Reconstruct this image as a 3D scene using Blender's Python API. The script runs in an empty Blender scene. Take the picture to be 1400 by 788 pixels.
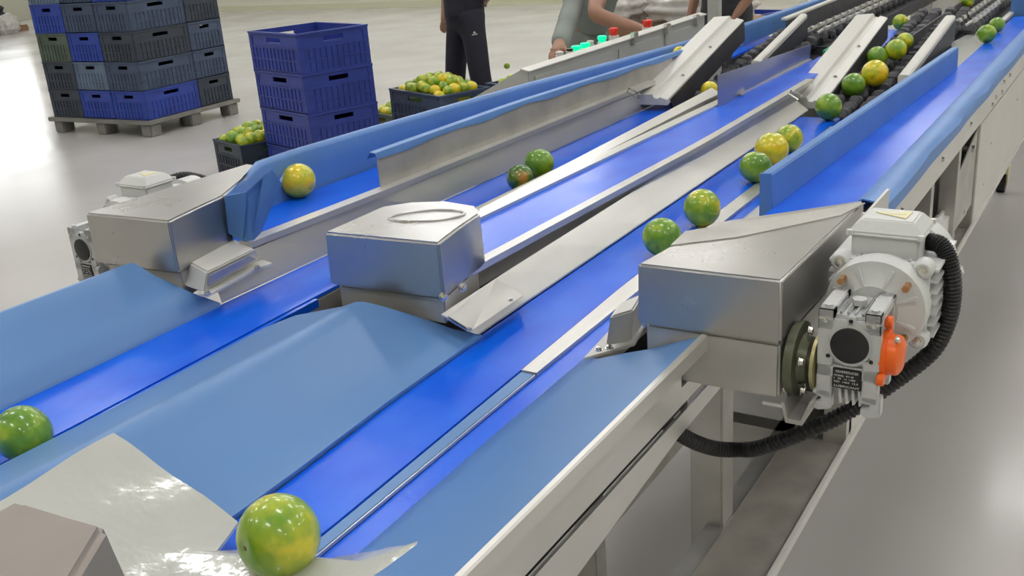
import bpy, bmesh, math, random
from mathutils import Vector, Matrix
random.seed(7)
PI = math.pi
COL = bpy.context.scene.collection

# ------------------------------------------------------------------ camera solved from the vanishing points
F = 1368.3727562327451
RM = Matrix(((0.84953114, 0.52277962, -0.07069878), (0.12504781, -0.3297533, -0.9357488), (-0.51250355, 0.78610701, -0.34550814)))
CAMPOS = Vector((0, 0, 1.5))
def P(px, py, x=None, y=None, z=None):
    """world point on a real plane (x=, y= or z=) that a point of the photograph shows"""
    d = RM.transposed() @ Vector((px-700, py-394, F))
    t = x/d.x if x is not None else (y/d.y if y is not None else (z-1.5)/d.z)
    return CAMPOS + d*t
cam_d = bpy.data.cameras.new('camera'); cam = bpy.data.objects.new('camera', cam_d); COL.objects.link(cam)
m = Matrix((RM[0], -RM[1], -RM[2])).transposed().to_4x4(); m.translation = CAMPOS
cam.matrix_world = m
cam_d.sensor_width = 36; cam_d.lens = F/1400*36; cam_d.clip_start = .02
bpy.context.scene.camera = cam

LB, HB = .895, .97          # heights of the low and of the high belts

# ------------------------------------------------------------------ materials
def mat(name, col, rough=.5, metal=0, noise=0, nscale=8, bump=0, bscale=40, rvar=0, coat=0, emit=None, stretch=None, col2=None, trans=0, spec=None):
    mt = bpy.data.materials.new(name); mt.use_nodes = True
    nt = mt.node_tree; b = nt.nodes['Principled BSDF']
    b.inputs['Base Color'].default_value = (*col, 1); b.inputs['Roughness'].default_value = rough; b.inputs['Metallic'].default_value = metal
    if coat: b.inputs['Coat Weight'].default_value = coat; b.inputs['Coat Roughness'].default_value = .08
    if trans: b.inputs['Transmission Weight'].default_value = trans
    if spec is not None: b.inputs['Specular IOR Level'].default_value = spec
    if emit: b.inputs['Emission Color'].default_value = (*emit[0], 1); b.inputs['Emission Strength'].default_value = emit[1]
    tc = nt.nodes.new('ShaderNodeTexCoord'); mp = nt.nodes.new('ShaderNodeMapping'); nt.links.new(tc.outputs['Object'], mp.inputs[0])
    if stretch: mp.inputs['Scale'].default_value = stretch
    if noise or rvar:
        n = nt.nodes.new('ShaderNodeTexNoise'); n.inputs['Scale'].default_value = nscale; n.inputs['Detail'].default_value = 5
        nt.links.new(mp.outputs[0], n.inputs[0])
        r = nt.nodes.new('ShaderNodeMapRange'); r.inputs[1].default_value = .3; r.inputs[2].default_value = .7; nt.links.new(n.outputs[0], r.inputs[0])
        if noise:
            mx = nt.nodes.new('ShaderNodeMix'); mx.data_type = 'RGBA'
            c2 = col2 or tuple(max(0, c*(1-noise)) for c in col)
            mx.inputs[6].default_value = (*col, 1); mx.inputs[7].default_value = (*c2, 1)
            nt.links.new(r.outputs[0], mx.inputs[0]); nt.links.new(mx.outputs[2], b.inputs['Base Color'])
        if rvar:
            r2 = nt.nodes.new('ShaderNodeMapRange'); r2.inputs[1].default_value = .3; r2.inputs[2].default_value = .7
            r2.inputs[3].default_value = max(.02, rough-rvar); r2.inputs[4].default_value = rough+rvar
            nt.links.new(n.outputs[0], r2.inputs[0]); nt.links.new(r2.outputs[0], b.inputs['Roughness'])
    if bump:
        n2 = nt.nodes.new('ShaderNodeTexNoise'); n2.inputs['Scale'].default_value = bscale; n2.inputs['Detail'].default_value = 3
        nt.links.new(mp.outputs[0], n2.inputs[0])
        bp = nt.nodes.new('ShaderNodeBump'); bp.inputs['Strength'].default_value = bump; bp.inputs['Distance'].default_value = .01
        nt.links.new(n2.outputs[0], bp.inputs['Height']); nt.links.new(bp.outputs[0], b.inputs['Normal'])
    return mt
M = dict(
    belt=mat('royal_blue_belt', (.004, .11, .84), .23, noise=.35, nscale=14, bump=.03, bscale=260, rvar=.04, col2=(.006, .15, .90), stretch=(1, .6, 1), spec=.32),
    cloth=mat('light_blue_sheet', (.115, .265, .56), .38, noise=.10, nscale=5, bump=.03, bscale=9, stretch=(1, .5, 1)),
    cloth_wall=mat('light_blue_liner', (.10, .25, .60), .42, noise=.15, nscale=6, bump=.1, bscale=25),
    steel=mat('brushed_steel', (.70, .69, .66), .30, .6, noise=.14, nscale=6, rvar=.02, stretch=(4, .5, 1)),
    steel_box=mat('sheet_steel_cover', (.52, .51, .50), .30, .92, noise=.12, nscale=5, bump=.008, bscale=30, rvar=.05),
    steel_dull=mat('dull_steel', (.55, .535, .505), .42, .4, noise=.25, nscale=9, rvar=.08),
    steel_dark=mat('dark_steel', (.16, .155, .15), .5, .6, noise=.4, nscale=7),
    white=mat('white_metal_sheet', (.60, .61, .575), .16, .2, noise=.06, nscale=6, bump=.10, bscale=45, rvar=.05),
    ivory=mat('off_white_paint', (.66, .65, .615), .4, noise=.06, nscale=4),
    film=mat('white_plastic_film', (.86, .86, .86), .25, bump=.3, bscale=20),
    cabinet=mat('grey_cabinet_paint', (.47, .48, .46), .45, noise=.05, nscale=3),
    alu=mat('cast_aluminium_paint', (.62, .63, .63), .36, .25, noise=.1, nscale=30, bump=.08, bscale=150),
    motor=mat('light_grey_motor_paint', (.66, .67, .66), .38, noise=.06, nscale=20, bump=.05, bscale=120),
    black=mat('black_plastic', (.012, .012, .014), .42),
    rubber=mat('dark_rubber', (.075, .075, .085), .6, noise=.3, nscale=20, bump=.3, bscale=60),
    rubber_side=mat('dark_side_plate', (.05, .05, .065), .45, noise=.5, nscale=8),
    orange=mat('orange_plastic', (.95, .16, .015), .35),
    olive=mat('olive_cast_iron', (.14, .15, .095), .35, .3, noise=.3, nscale=40),
    chrome=mat('bolt_metal', (.7, .68, .64), .22, 1),
    brass=mat('brass_bolt', (.55, .30, .14), .35, .9),
    yellow=mat('warning_yellow', (.78, .72, .42), .5),
    text=mat('pale_lettering', (.8, .8, .78), .5),
    blue_crate=mat('blue_crate_plastic', (.035, .06, .33), .38, noise=.2, nscale=6, bump=.05, bscale=30),
    blue_crate2=mat('bright_blue_crate_plastic', (.03, .07, .42), .4, noise=.3, nscale=6),
    dark_crate=mat('dark_slate_crate_plastic', (.045, .058, .085), .45, noise=.3, nscale=7),
    slate_crate=mat('slate_blue_crate_plastic', (.065, .095, .17), .45, noise=.3, nscale=7),
    green_crate=mat('grey_green_crate_plastic', (.10, .14, .11), .5, noise=.4, nscale=9),
    pale_crate=mat('grey_blue_crate_plastic', (.14, .20, .30), .5, noise=.3, nscale=9),
    pallet=mat('grey_pallet_plastic', (.25, .245, .225), .6, noise=.25, nscale=8),
    skin=mat('skin', (.36, .19, .125), .5, noise=.1, nscale=12),
    navy=mat('navy_cloth', (.018, .018, .036), .8, noise=.3, nscale=6, bump=.3, bscale=9),
    shirt=mat('grey_green_cloth', (.26, .29, .27), .85, noise=.25, nscale=6, bump=.3, bscale=12),
    shirt2=mat('charcoal_cloth', (.05, .05, .06), .85, noise=.25, nscale=6, bump=.3, bscale=12),
    hair=mat('dark_hair', (.012, .01, .009), .6),
    shoe=mat('dark_shoe', (.02, .02, .025), .6),
    red=mat('red_plastic', (.75, .04, .02), .3),
    lampgreen=mat('lit_green_button', (.0, .6, .35), .3, emit=((.0, .85, .30), 1.3)),
    wallp=mat('pale_wall_paint', (.72, .71, .60), .7, noise=.04, nscale=1),
    ceil=mat('white_ceiling', (.88, .88, .86), .8),
    carton=mat('brown_carton', (.30, .17, .09), .8, noise=.2, nscale=6),
    bag=mat('clear_white_bag', (.66, .63, .60), .3, noise=.25, nscale=12, bump=.8, bscale=14),
    green=mat('green_plastic_strip', (.04, .40, .22), .4),
    lamp=mat('lit_lamp_panel', (1, 1, 1), .5, emit=((1, .985, .965), 23)),
    daylight=mat('lit_window_pane', (1, 1, 1), .3, emit=((.96, .98, 1), 4.5)),
)
def lime_mat(name, a, b, c, k):
    mt = mat(name, a, .32, bump=.05, bscale=26, coat=.6)
    nt = mt.node_tree; bs = nt.nodes['Principled BSDF']
    tc = nt.nodes.new('ShaderNodeTexCoord'); oi = nt.nodes.new('ShaderNodeObjectInfo')
    ad = nt.nodes.new('ShaderNodeVectorMath'); ad.operation = 'ADD'
    ml = nt.nodes.new('ShaderNodeVectorMath'); ml.operation = 'SCALE'; ml.inputs['Scale'].default_value = 37
    cb = nt.nodes.new('ShaderNodeCombineXYZ')
    for i in range(3): nt.links.new(oi.outputs['Random'], cb.inputs[i])
    nt.links.new(cb.outputs[0], ml.inputs[0]); nt.links.new(tc.outputs['Object'], ad.inputs[0]); nt.links.new(ml.outputs[0], ad.inputs[1])
    n = nt.nodes.new('ShaderNodeTexNoise'); n.inputs['Scale'].default_value = k; n.inputs['Detail'].default_value = 3; nt.links.new(ad.outputs[0], n.inputs[0])
    cr = nt.nodes.new('ShaderNodeValToRGB'); e = cr.color_ramp.elements
    e[0].position = .36; e[0].color = (*a, 1); e[1].position = .68; e[1].color = (*c, 1)
    mid = cr.color_ramp.elements.new(.52); mid.color = (*b, 1)
    nt.links.new(n.outputs[0], cr.inputs[0])
    n3 = nt.nodes.new('ShaderNodeTexNoise'); n3.inputs['Scale'].default_value = 34; nt.links.new(ad.outputs[0], n3.inputs[0])
    mx = nt.nodes.new('ShaderNodeMix'); mx.data_type = 'RGBA'; mx.blend_type = 'MULTIPLY'; mx.inputs[0].default_value = .12
    nt.links.new(cr.outputs[0], mx.inputs[6]); nt.links.new(n3.outputs[0], mx.inputs[7]); nt.links.new(mx.outputs[2], bs.inputs['Base Color'])
    return mt
M['lime_green'] = lime_mat('green_lime_peel', (.10, .26, .012), (.17, .36, .015), (.36, .50, .02), 1.1)
M['lime_mix'] = lime_mat('yellow_green_lime_peel', (.19, .38, .012), (.38, .50, .02), (.78, .68, .02), 1.1)
M['lime_yellow'] = lime_mat('yellow_lime_peel', (.55, .58, .015), (.85, .68, .015), (.98, .62, .012), 1.2)
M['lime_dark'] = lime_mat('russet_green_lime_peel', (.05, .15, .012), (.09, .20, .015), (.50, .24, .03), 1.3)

# ------------------------------------------------------------------ mesh helper
class MB:
    def __init__(s): s.v = []; s.f = []
    def add(s, vs, fs):
        o = len(s.v); s.v += [Vector(q) for q in vs]; s.f += [tuple(i+o for i in q) for q in fs]; return s
    def box(s, x0, x1, y0, y1, z0, z1):
        return s.add([(x, y, z) for z in (z0, z1) for y in (y0, y1) for x in (x0, x1)],
                     [(0, 2, 3, 1), (4, 5, 7, 6), (0, 1, 5, 4), (2, 6, 7, 3), (0, 4, 6, 2), (1, 3, 7, 5)])
    def prism(s, pts, vec):
        n = len(pts); vec = Vector(vec); a = [Vector(q) for q in pts]
        fs = [tuple(range(n)), tuple(range(2*n-1, n-1, -1))] + [(i, n+i, n+(i+1) % n, (i+1) % n) for i in range(n)]
        return s.add(a+[q+vec for q in a], fs)
    def loft(s, rows, th):
        """rows of points (equal length) make a sheet; th = thickness downwards"""
        r, c = len(rows), len(rows[0])
        top = [Vector(p) for q in rows for p in q]; bot = [p-Vector((0, 0, th)) for p in top]; N = r*c; fs = []
        for i in range(r-1):
            for j in range(c-1):
                a = i*c+j; fs.append((a, a+1, a+c+1, a+c)); fs.append((N+a, N+a+c, N+a+c+1, N+a+1))
        for i in range(r-1):
            a = i*c; fs.append((a, a+c, N+a+c, N+a)); a = i*c+c-1; fs.append((a, N+a, N+a+c, a+c))
        for j in range(c-1):
            a = j; fs.append((a, N+a, N+a+1, a+1)); a = (r-1)*c+j; fs.append((a, a+1, N+a+1, N+a))
        return s.add(top+bot, fs)
    def bar(s, p0, p1, w, h, up=(0, 0, 1)):
        p0, p1 = Vector(p0), Vector(p1); d = (p1-p0).normalized(); u = Vector(up); sd = d.cross(u).normalized()*w/2; u = sd.cross(d).normalized()*h/2
        vs = [p+a*sd+b*u for p in (p0, p1) for a, b in ((-1, -1), (1, -1), (1, 1), (-1, 1))]
        return s.add(vs, [(3, 2, 1, 0), (4, 5, 6, 7), (0, 1, 5, 4), (1, 2, 6, 5), (2, 3, 7, 6), (3, 0, 4, 7)])
    def cyl(s, p0, p1, r, n=16, r1=None):
        return s.lathe(p0, p1, [(0, r), (1, r if r1 is None else r1)], n)
    def lathe(s, p0, p1, prof, n=16, rot=0):
        p0, p1 = Vector(p0), Vector(p1); d = p1-p0; q = d.to_track_quat('Z', 'Y')
        vs = []
        for t, r in prof:
            for k in range(n):
                a = 2*PI*k/n+rot; vs.append(p0+d*t+q @ Vector((r*math.cos(a), r*math.sin(a), 0)))
        R = len(prof); fs = [tuple(range(n-1, -1, -1)), tuple((R-1)*n+k for k in range(n))]
        for i in range(R-1):
            for k in range(n):
                k2 = (k+1) % n; fs.append((i*n+k, i*n+k2, (i+1)*n+k2, (i+1)*n+k))
        return s.add(vs, fs)
    def tube(s, path, r, n=12):
        path = [Vector(p) for p in path]; R = len(path); vs = []; up = Vector((.3, .1, 1)).normalized()
        rr = r if callable(r) else (lambda i: r)
        for i, p in enumerate(path):
            d = (path[min(i+1, R-1)]-path[max(i-1, 0)]).normalized()
            a = d.cross(up); a = a.normalized() if a.length > 1e-4 else Vector((1, 0, 0)); b = a.cross(d).normalized()
            for k in range(n):
                t = 2*PI*k/n; vs.append(p+(a*math.cos(t)+b*math.sin(t))*rr(i))
        fs = [tuple(range(n-1, -1, -1)), tuple((R-1)*n+k for k in range(n))]
        for i in range(R-1):
            for k in range(n):
                k2 = (k+1) % n; fs.append((i*n+k, i*n+k2, (i+1)*n+k2, (i+1)*n+k))
        return s.add(vs, fs)
    def build(s, name, mt, parent=None, bevel=0, smooth=40, origin=None, seg=2):
        if parent is not None:
            off = Vector((0, 0, 0)); q = parent
            while q is not None: off += q.location; q = q.parent
        elif origin is not None: off = Vector(origin)
        else:
            xs = [v.x for v in s.v]; ys = [v.y for v in s.v]
            off = Vector(((min(xs)+max(xs))/2, (min(ys)+max(ys))/2, min(v.z for v in s.v)))
        me = bpy.data.meshes.new(name); me.from_pydata([v-off for v in s.v], [], s.f)
        bm = bmesh.new(); bm.from_mesh(me); bmesh.ops.recalc_face_normals(bm, faces=bm.faces)
        if bevel:
            es = [e for e in bm.edges if len(e.link_faces) == 2 and e.calc_face_angle(0) > .5]
            bmesh.ops.bevel(bm, geom=es, offset=bevel, segments=seg, affect='EDGES', clamp_overlap=True)
        for f in bm.faces: f.smooth = bool(smooth)
        if smooth:
            for e in bm.edges:
                if len(e.link_faces) == 2 and e.calc_face_angle(0) > math.radians(smooth): e.smooth = False
        bm.to_mesh(me); bm.free(); me.materials.append(mt)
        o = bpy.data.objects.new(name, me); COL.objects.link(o)
        if parent is not None: o.parent = parent
        else: o.location = off
        return o
def tag(o, label=None, cat=None, group=None, kind=None):
    if label: o['label'] = label
    if cat: o['category'] = cat
    if group: o['group'] = group
    if kind: o['kind'] = kind
    return o
def thing(name, loc, label, cat, group=None):
    o = bpy.data.objects.new(name, None); o.empty_display_size = .05; COL.objects.link(o); o.location = loc
    return tag(o, label, cat, group)
def kids(o): return [c for c in COL.objects if c.parent == o]
def copy_tree(o, parent=None):
    c = o.copy(); COL.objects.link(c)
    if parent is not None: c.parent = parent
    for ch in [q for q in list(COL.objects) if q.parent == o]: copy_tree(ch, c)
    return c
def lerp_tab(tab, y):
    if y <= tab[0][0]: return tab[0][1]
    for (a, b), (c, d) in zip(tab, tab[1:]):
        if y <= c: return b+(d-b)*(y-a)/(c-a)
    return tab[-1][1]
def frange(a, b, n): return [a+(b-a)*i/n for i in range(n+1)]

# ------------------------------------------------------------------ the hall
def struct(mb, name, mt, **k): o = mb.build(name, mt, **k); o['kind'] = 'structure'; return o
fl = mat('epoxy_floor', (.50, .487, .472), .19, noise=.12, nscale=.9, bump=.035, bscale=9, rvar=.05, col2=(.55, .535, .52), spec=.16)
struct(MB().box(-24, 10, -6, 16.4, -.1, 0), 'floor', fl)
struct(MB().box(-24, 10, 16.4, 16.6, 0, 7), 'wall_back', M['wallp'])
struct(MB().box(-24.2, -24, -6, 16.6, 0, 7), 'wall_left', M['wallp'])
struct(MB().box(10, 10.2, -6, 16.6, 0, 7), 'wall_right', M['wallp'])
struct(MB().box(-24.2, 10.2, -6.2, -6, 0, 7), 'wall_front', M['wallp'])
struct(MB().box(-24.2, 10.2, -6.2, 16.6, 7, 7.1), 'ceiling', M['ceil'])
struct(MB().box(-24, 10, 16.37, 16.4, 0, .12), 'baseboard_back', mat('skirting', (.62, .62, .45), .5))
def hall_window(n, x0, x1, z0, z1, wall):
    if wall == 'back':
        p = MB().box(x0, x1, 16.36, 16.39, z0, z1); w = .07
        f = MB().box(x0-w, x1+w, 16.33, 16.4, z1, z1+w).box(x0-w, x1+w, 16.33, 16.4, z0-w, z0).box(x0-w, x0, 16.33, 16.4, z0, z1).box(x1, x1+w, 16.33, 16.4, z0, z1)
        k = x0+1
        while k < x1-.3: f.box(k-.03, k+.03, 16.33, 16.36, z0, z1); k += 1
    else:
        p = MB().box(-23.99, -23.96, x0, x1, z0, z1); w = .07
        f = MB().box(-24, -23.93, x0-w, x1+w, z1, z1+w).box(-24, -23.93, x0-w, x1+w, z0-w, z0).box(-24, -23.93, x0-w, x0, z0, z1).box(-24, -23.93, x1, x1+w, z0, z1)
        k = x0+1
        while k < x1-.3: f.box(-23.96, -23.93, k-.03, k+.03, z0, z1); k += 1
    o = struct(p, 'window_%d' % n, M['daylight']); f.build('window_frame', M['ivory'], o)
hall_window(1, -13.5, -8.5, 3.4, 5.6, 'back')
hall_window(2, -3.2, -1.2, 3.2, 5.4, 'back')
hall_window(3, 13.2, 15.4, 1.2, 4.2, 'left')
hall_window(4, 9.2, 11.0, 1.2, 4.2, 'left')
lamp_no = 0
lab = {}
for i, x in enumerate((-14.4, -9.6, -5.2, -.9, 3.2, 7.2)):  # rightmost column is added to brighten the floor on the right
    for j, y in enumerate((-2.5, 1.7, 5.9, 9.6, 12.9)):
        t = thing('ceiling_light', (x, y, 6.2), 'white ceiling light panel hanging above the hall floor, outside the picture', 'ceiling light', 'ceiling lights above the hall')
        MB().box(x-.72, x+.72, y-.34, y+.34, 6.02, 6.1).build('housing', M['ivory'], t)
        MB().box(x-.66, x+.66, y-.28, y+.28, 6.0, 6.03).build('diffuser', M['lamp'], t)
        MB().cyl((x-.5, y, 6.1), (x-.5, y, 7.0), .01, 6).cyl((x+.5, y, 6.1), (x+.5, y, 7.0), .01, 6).build('hanger', M['steel_dull'], t)

# ------------------------------------------------------------------ conveyors
def conveyor(name, label, L, Rr, y0, y1, z, mt=None, rails=None, bed=True, roller=True):
    ys = frange(y0, y1, 30)
    t = thing(name, ((lerp_tab(L, y0)+lerp_tab(Rr, y0))/2, y0, z-.06), label, 'conveyor belt')
    rows = []
    for y in ys:
        a, b = lerp_tab(L, y), lerp_tab(Rr, y); rows.append([(a+(b-a)*k/4, y, z) for k in range(5)])
    mb = MB().loft(rows, .006)
    mb.build('belt', mt or M['belt'], t, smooth=30)
    if bed:
        rows = [[(lerp_tab(L, y)-.002, y, z-.008), (lerp_tab(Rr, y)+.002, y, z-.008)] for y in ys[1:]]
        MB().loft(rows, .035).build('bed', M['steel_dull'], t)
    if roller:
        a, b = lerp_tab(L, y0), lerp_tab(Rr, y0)
        MB().cyl((a+.004, y0, z-.027), (b-.004, y0, z-.027), .0205, 24).build('end_roller', M['belt'], t)
    for nm, tab, w, h, zz, mt2, ya, yb in (rails or []):
        rows = [[(lerp_tab(tab, y), y, zz), (lerp_tab(tab, y)+w, y, zz)] for y in frange(ya, yb, 14)]
        MB().loft(rows, h).build(nm, mt2, t)
    return t
B0R = [(1.0, -1.395), (1.62, -1.378), (5, -1.37)]
conveyor('belt_conveyor', 'royal blue belt along the light blue outer wall with a yellow lime near its end',
         [(1, -1.53), (5, -1.53)], B0R, 1.2, 3.7, HB,
         rails=[('side_rail', [(a, b) for a, b in B0R], .03, .012, HB+.008, M['steel'], 1.22, 3.0)])
LBL = [(.1, -1.325), (.85, -1.33), (1.1, -1.345), (1.8, -1.358), (3.1, -1.358)]
LBR = [(.1, -1.175), (.66, -1.182), (1.1, -1.204), (2.2, -1.252), (3.1, -1.255)]
conveyor('belt_conveyor', 'low royal blue belt on the left carrying two dark green limes in its far half', LBL, LBR, .12, 3.08, LB)
B3L = [(1.1, -1.045), (1.5, -1.036), (3.4, -.985), (4, -.985)]
B3R = [(1.1, -.91), (1.33, -.906), (2.2, -.882), (3.2, -.888), (4, -.888)]
conveyor('belt_conveyor', 'empty pale-shining blue belt between the middle steel cover and the bluish steel fence', B3L, B3R, 1.21, 3.6, HB,
         rails=[('side_rail', B3R, .022, .012, HB+.006, M['steel'], 1.15, 3.1), ('side_rail', [(a, b-.03) for a, b in B3L], .03, .012, HB+.006, M['steel'], 1.3, 3.5)])
MBL = [(.1, -.79), (.7, -.80), (1.16, -.832), (3.1, -.850)]
MBR = [(.1, -.685), (.65, -.692), (1.09, -.708), (1.5, -.724), (3.1, -.735)]
conveyor('belt_conveyor', 'bright royal blue main belt in the middle carrying a line of green and yellow limes', MBL, MBR, .12, 2.92, LB)
STL = [(.1, -.664), (.61, -.668), (1.02, -.678), (1.9, -.69), (3, -.69)]
STR = [(.1, -.625), (.65, -.631), (1.16, -.645), (1.9, -.655), (3, -.66)]
conveyor('narrow_belt', 'narrow royal blue return belt running just right of the main belt', STL, STR, .12, 2.9, LB-.004)
RBL = [(1.2, -.56), (1.74, -.552), (3.4, -.503), (5.5, -.503)]
RBR = [(1.2, -.405), (1.85, -.405), (5.5, -.405)]
conveyor('belt_conveyor', 'blue belt on the right between light blue walls, two green limes at its far end', RBL, RBR, 1.28, 4.75, HB)

# steel strip and light blue strip between main belt and narrow belt
def strip(name, label, cat, mt, A, Bt, ya, yb, z, th=.01, bevel=0, zb=None, n=10):
    rows = []
    for y in frange(ya, yb, n): rows.append([(lerp_tab(A, y), y, z), (lerp_tab(Bt, y), y, z if zb is None else zb)])
    return tag(MB().loft(rows, th).build(name, mt, bevel=bevel), label, cat)
strip('divider_strip', 'bare steel strip between the main belt and the narrow belt', 'metal strip', M['steel'],
      [(a, b+.003) for a, b in MBR], [(a, b-.001) for a, b in STL], 1.09, 2.8, LB+.002, .015)
strip('divider_strip', 'light blue strip between the near ends of main belt and narrow belt', 'plastic strip', M['cloth'],
      [(a, b+.005) for a, b in MBR], [(a, b-.0035) for a, b in STL], .12, 1.085, LB+.001, .015)
strip('edge_trim', 'thin pale metal edge along the left side of the narrow belt', 'metal strip', M['steel'],
      [(a, b-.0022) for a, b in STL], [(a, b-.0008) for a, b in STL], .3, 1.085, LB+.001, .004)

# ------------------------------------------------------------------ light blue chutes
def sheet(name, label, cat, rows, mt, th=.004, smooth=60):
    return tag(MB().loft(rows, th).build(name, mt, smooth=smooth), label, cat)
rows = []
for y in frange(.1, 1.02, 10):
    e = lerp_tab(LBL, y)
    k = max(0, (y-.92)/.1)
    rows.append([(-1.50, y, .90), (-1.475, y, .972), (-1.462, y+.01*k, .987), (-1.45, y+.015*k, .988), (-1.42, y+.03*k, .963), (-1.375, y+.06*k, .928), (e+.001, y+.09*k, .902), (e+.002, y+.09*k, .888)])
sheet('chute_sheet', 'light blue chute sheet at the left edge, below the left steel cover', 'chute', rows, M['cloth'])
rows = []
for y in frange(.1, 1.0, 10):
    a, b = lerp_tab(LBR, y), lerp_tab(MBL, y); k = max(0, (y-.9)/.1)
    rows.append([(a+.028, y+.05*k, .885), (a+.029, y+.05*k, .905), (-1.1, y+.055*k, .935), (-1.0, y+.06*k, .963), (-.980, y+.065*k, .9715), (-.966, y+.07*k, .9715), (-.945, y+.085*k, .962), (-.9, y+.12*k, .936), (-.86, y+.145*k, .914), (b-.001, y+.165*k, .902), (b-.001, y+.165*k, .888)])
sheet('chute_sheet', 'wide light blue chute sheet in the middle with a crease, sloping to the main belt', 'chute', rows, M['cloth'])
strip('edge_trim', 'thin royal blue edge strip beside the near right edge of the left low belt', 'metal strip', M['belt'],
      [(a, b+.010) for a, b in LBR], [(a, b+.018) for a, b in LBR], .12, 1.2, LB+.002, .015)
rows = []
for y in frange(.1, 1.0, 10):
    a = lerp_tab(STR, y); k = max(0, (y-.9)/.1)
    rows.append([(a+.002, y+.16*k, .885), (a+.003, y+.16*k, .9), (-.60, y+.125*k, .918), (-.55, y+.10*k, .945), (-.5, y+.07*k, .972), (-.46, y+.06*k, .992), (-.421, y+.055*k, 1.009)])
sheet('chute_sheet', 'light blue chute sheet on the right between the steel side channel and the narrow belt', 'chute', rows, M['cloth'])

# glossy white metal plates at the near ends of the chutes
def plate(name, label, pts, z=None, th=.006, mt=None, bevel=.001, cat='metal plate'):
    q = [Vector(p) if len(p) == 3 else P(p[0], p[1], z=z) for p in pts]
    return tag(MB().prism(q, (0, 0, -th)).build(name, mt or M['white'], bevel=bevel), label, cat)
a, b, c, d, e = P(155, 592, z=.985), P(325, 712, z=.925), P(0, 663, z=.985), P(330, 860, z=.915), P(-120, 860, z=.96)
nr = 10; rows = []
for i in range(nr+1):
    t = i/nr
    l = c.lerp(e, t) if False else P(155, 592, z=.985).lerp(P(-180, 790, z=.985), t)
    r = P(325, 712, z=.925).lerp(P(150, 960, z=.925), t)
    row = [l.lerp(r, k/8)+Vector((0, 0, .002*math.sin(k*1.3+i))) for k in range(9)]
    rows.append(row)
sheet('guide_plate', 'glossy white metal plate at the bottom left over the near end of the middle chute', 'metal plate', rows, M['white'], .004)
q = [P(225, 757, z=.937), P(330, 752, z=.93), P(437, 766, z=.922), P(520, 752, z=.93), P(600, 728, z=.95), P(650, 710, z=.965), P(686, 706, z=.975), P(650, 750, z=.972), P(608, 800, z=.968), P(560, 860, z=.96), P(250, 900, z=.92)]
o = MB(); n = len(q); cc = sum(q, Vector())/n; th = Vector((0, 0, -.004))
o.add([cc]+q+[cc+th]+[p+th for p in q], [(0, i+1, (i+1) % n+1) for i in range(n)]+[(n+1, n+2+(i+1) % n, n+2+i) for i in range(n)]+[(i+1, n+2+i, n+2+(i+1) % n, (i+1) % n+1) for i in range(n)])
tag(o.build('guide_plate', M['white'], smooth=50), 'white metal plate with a pointed corner at the bottom centre, over the belt ends', 'metal plate')
# near steel cover (bottom left corner)
t = thing('drive_cover', P(60, 760, z=.95), 'grey-brown steel cover at the bottom left corner of the picture, on the white plate', 'machine cover')
def on(px, py, z): return P(px, py, z=z)
zt, zb = 1.06, .955
tops = [on(145, 716, zt), on(22, 682, zt), on(-120, 760, zt), on(60, 860, zt)]
tb = [on(145, 716, zt)+Vector((.028, -.004, -.07)), on(22, 682, zt)+Vector((.004, .02, -.09)), on(-120, 760, zt)+Vector((-.02, 0, -.09)), on(60, 860, zt)+Vector((.02, -.03, -.08))]
MB().add(tops+tb, [(0, 1, 2, 3), (7, 6, 5, 4), (0, 4, 5, 1), (1, 5, 6, 2), (2, 6, 7, 3), (3, 7, 4, 0)]).build('lid', mat('warm_grey_cover', (.33, .29, .265), .5, .3, noise=.1, nscale=9), t, bevel=.006, seg=3)
MB().add([v+Vector((0, 0, 0)) for v in tb]+[v+Vector((0, 0, -.04)) for v in tb], [(0, 1, 2, 3), (7, 6, 5, 4), (0, 4, 5, 1), (1, 5, 6, 2), (2, 6, 7, 3), (3, 7, 4, 0)]).build('base', M['steel_dark'], t)

# ------------------------------------------------------------------ steel sloping plates between belts
rows = []
for y in frange(1.17, 3.0, 12):
    t_ = (y-1.17)/1.83
    xl = -.866-.045*t_; rows.append([(xl, y, .948), (lerp_tab(MBL, y)-.001, y, .900)])
rows[0] = [(-.861, 1.12, .948), (lerp_tab(MBL, 1.16)-.001, 1.165, .900)]
sheet('slope_plate', 'bright steel slope plate along the left edge of the main belt', 'metal plate', rows, M['steel'], .003, smooth=0)
def on_slope(px, py):
    # the slope falls from z=.938 at its left edge to .902 at the main belt: find the point by iteration
    z = .92
    for _ in range(12):
        p = P(px, py, z=z); xl = -.866-.045*(p.y-1.17)/1.83; xr = lerp_tab(MBL, p.y)
        s = min(1, max(0, (p.x-xl)/(xr-xl))); z = .948-.048*s
    return P(px, py, z=z+.0016)
t = thing('cover_plate', on_slope(660, 410), 'small screwed steel plate on the slope left of the main belt', 'metal plate')
MB().prism([on_slope(606, 428), on_slope(678, 381), on_slope(700, 390), on_slope(716, 404), on_slope(645, 452)], (0, 0, -.001)).build('plate', M['ivory'], t, smooth=80)
def screw(p, r, parent, nrm=(0, 0, 1), name='screw'):
    nrm = Vector(nrm).normalized(); p = Vector(p)
    return MB().lathe(p-nrm*.001, p+nrm*r*.9, [(0, r*1.35), (.25, r*1.35), (.26, r), (.9, r*.9), (1, r*.5)], 10).build(name, M['chrome'], parent)
for a, b in ((642, 452), (698, 411), (687, 390)): screw(on_slope(a, b)+Vector((0, 0, .001)), .0035, t)
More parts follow.
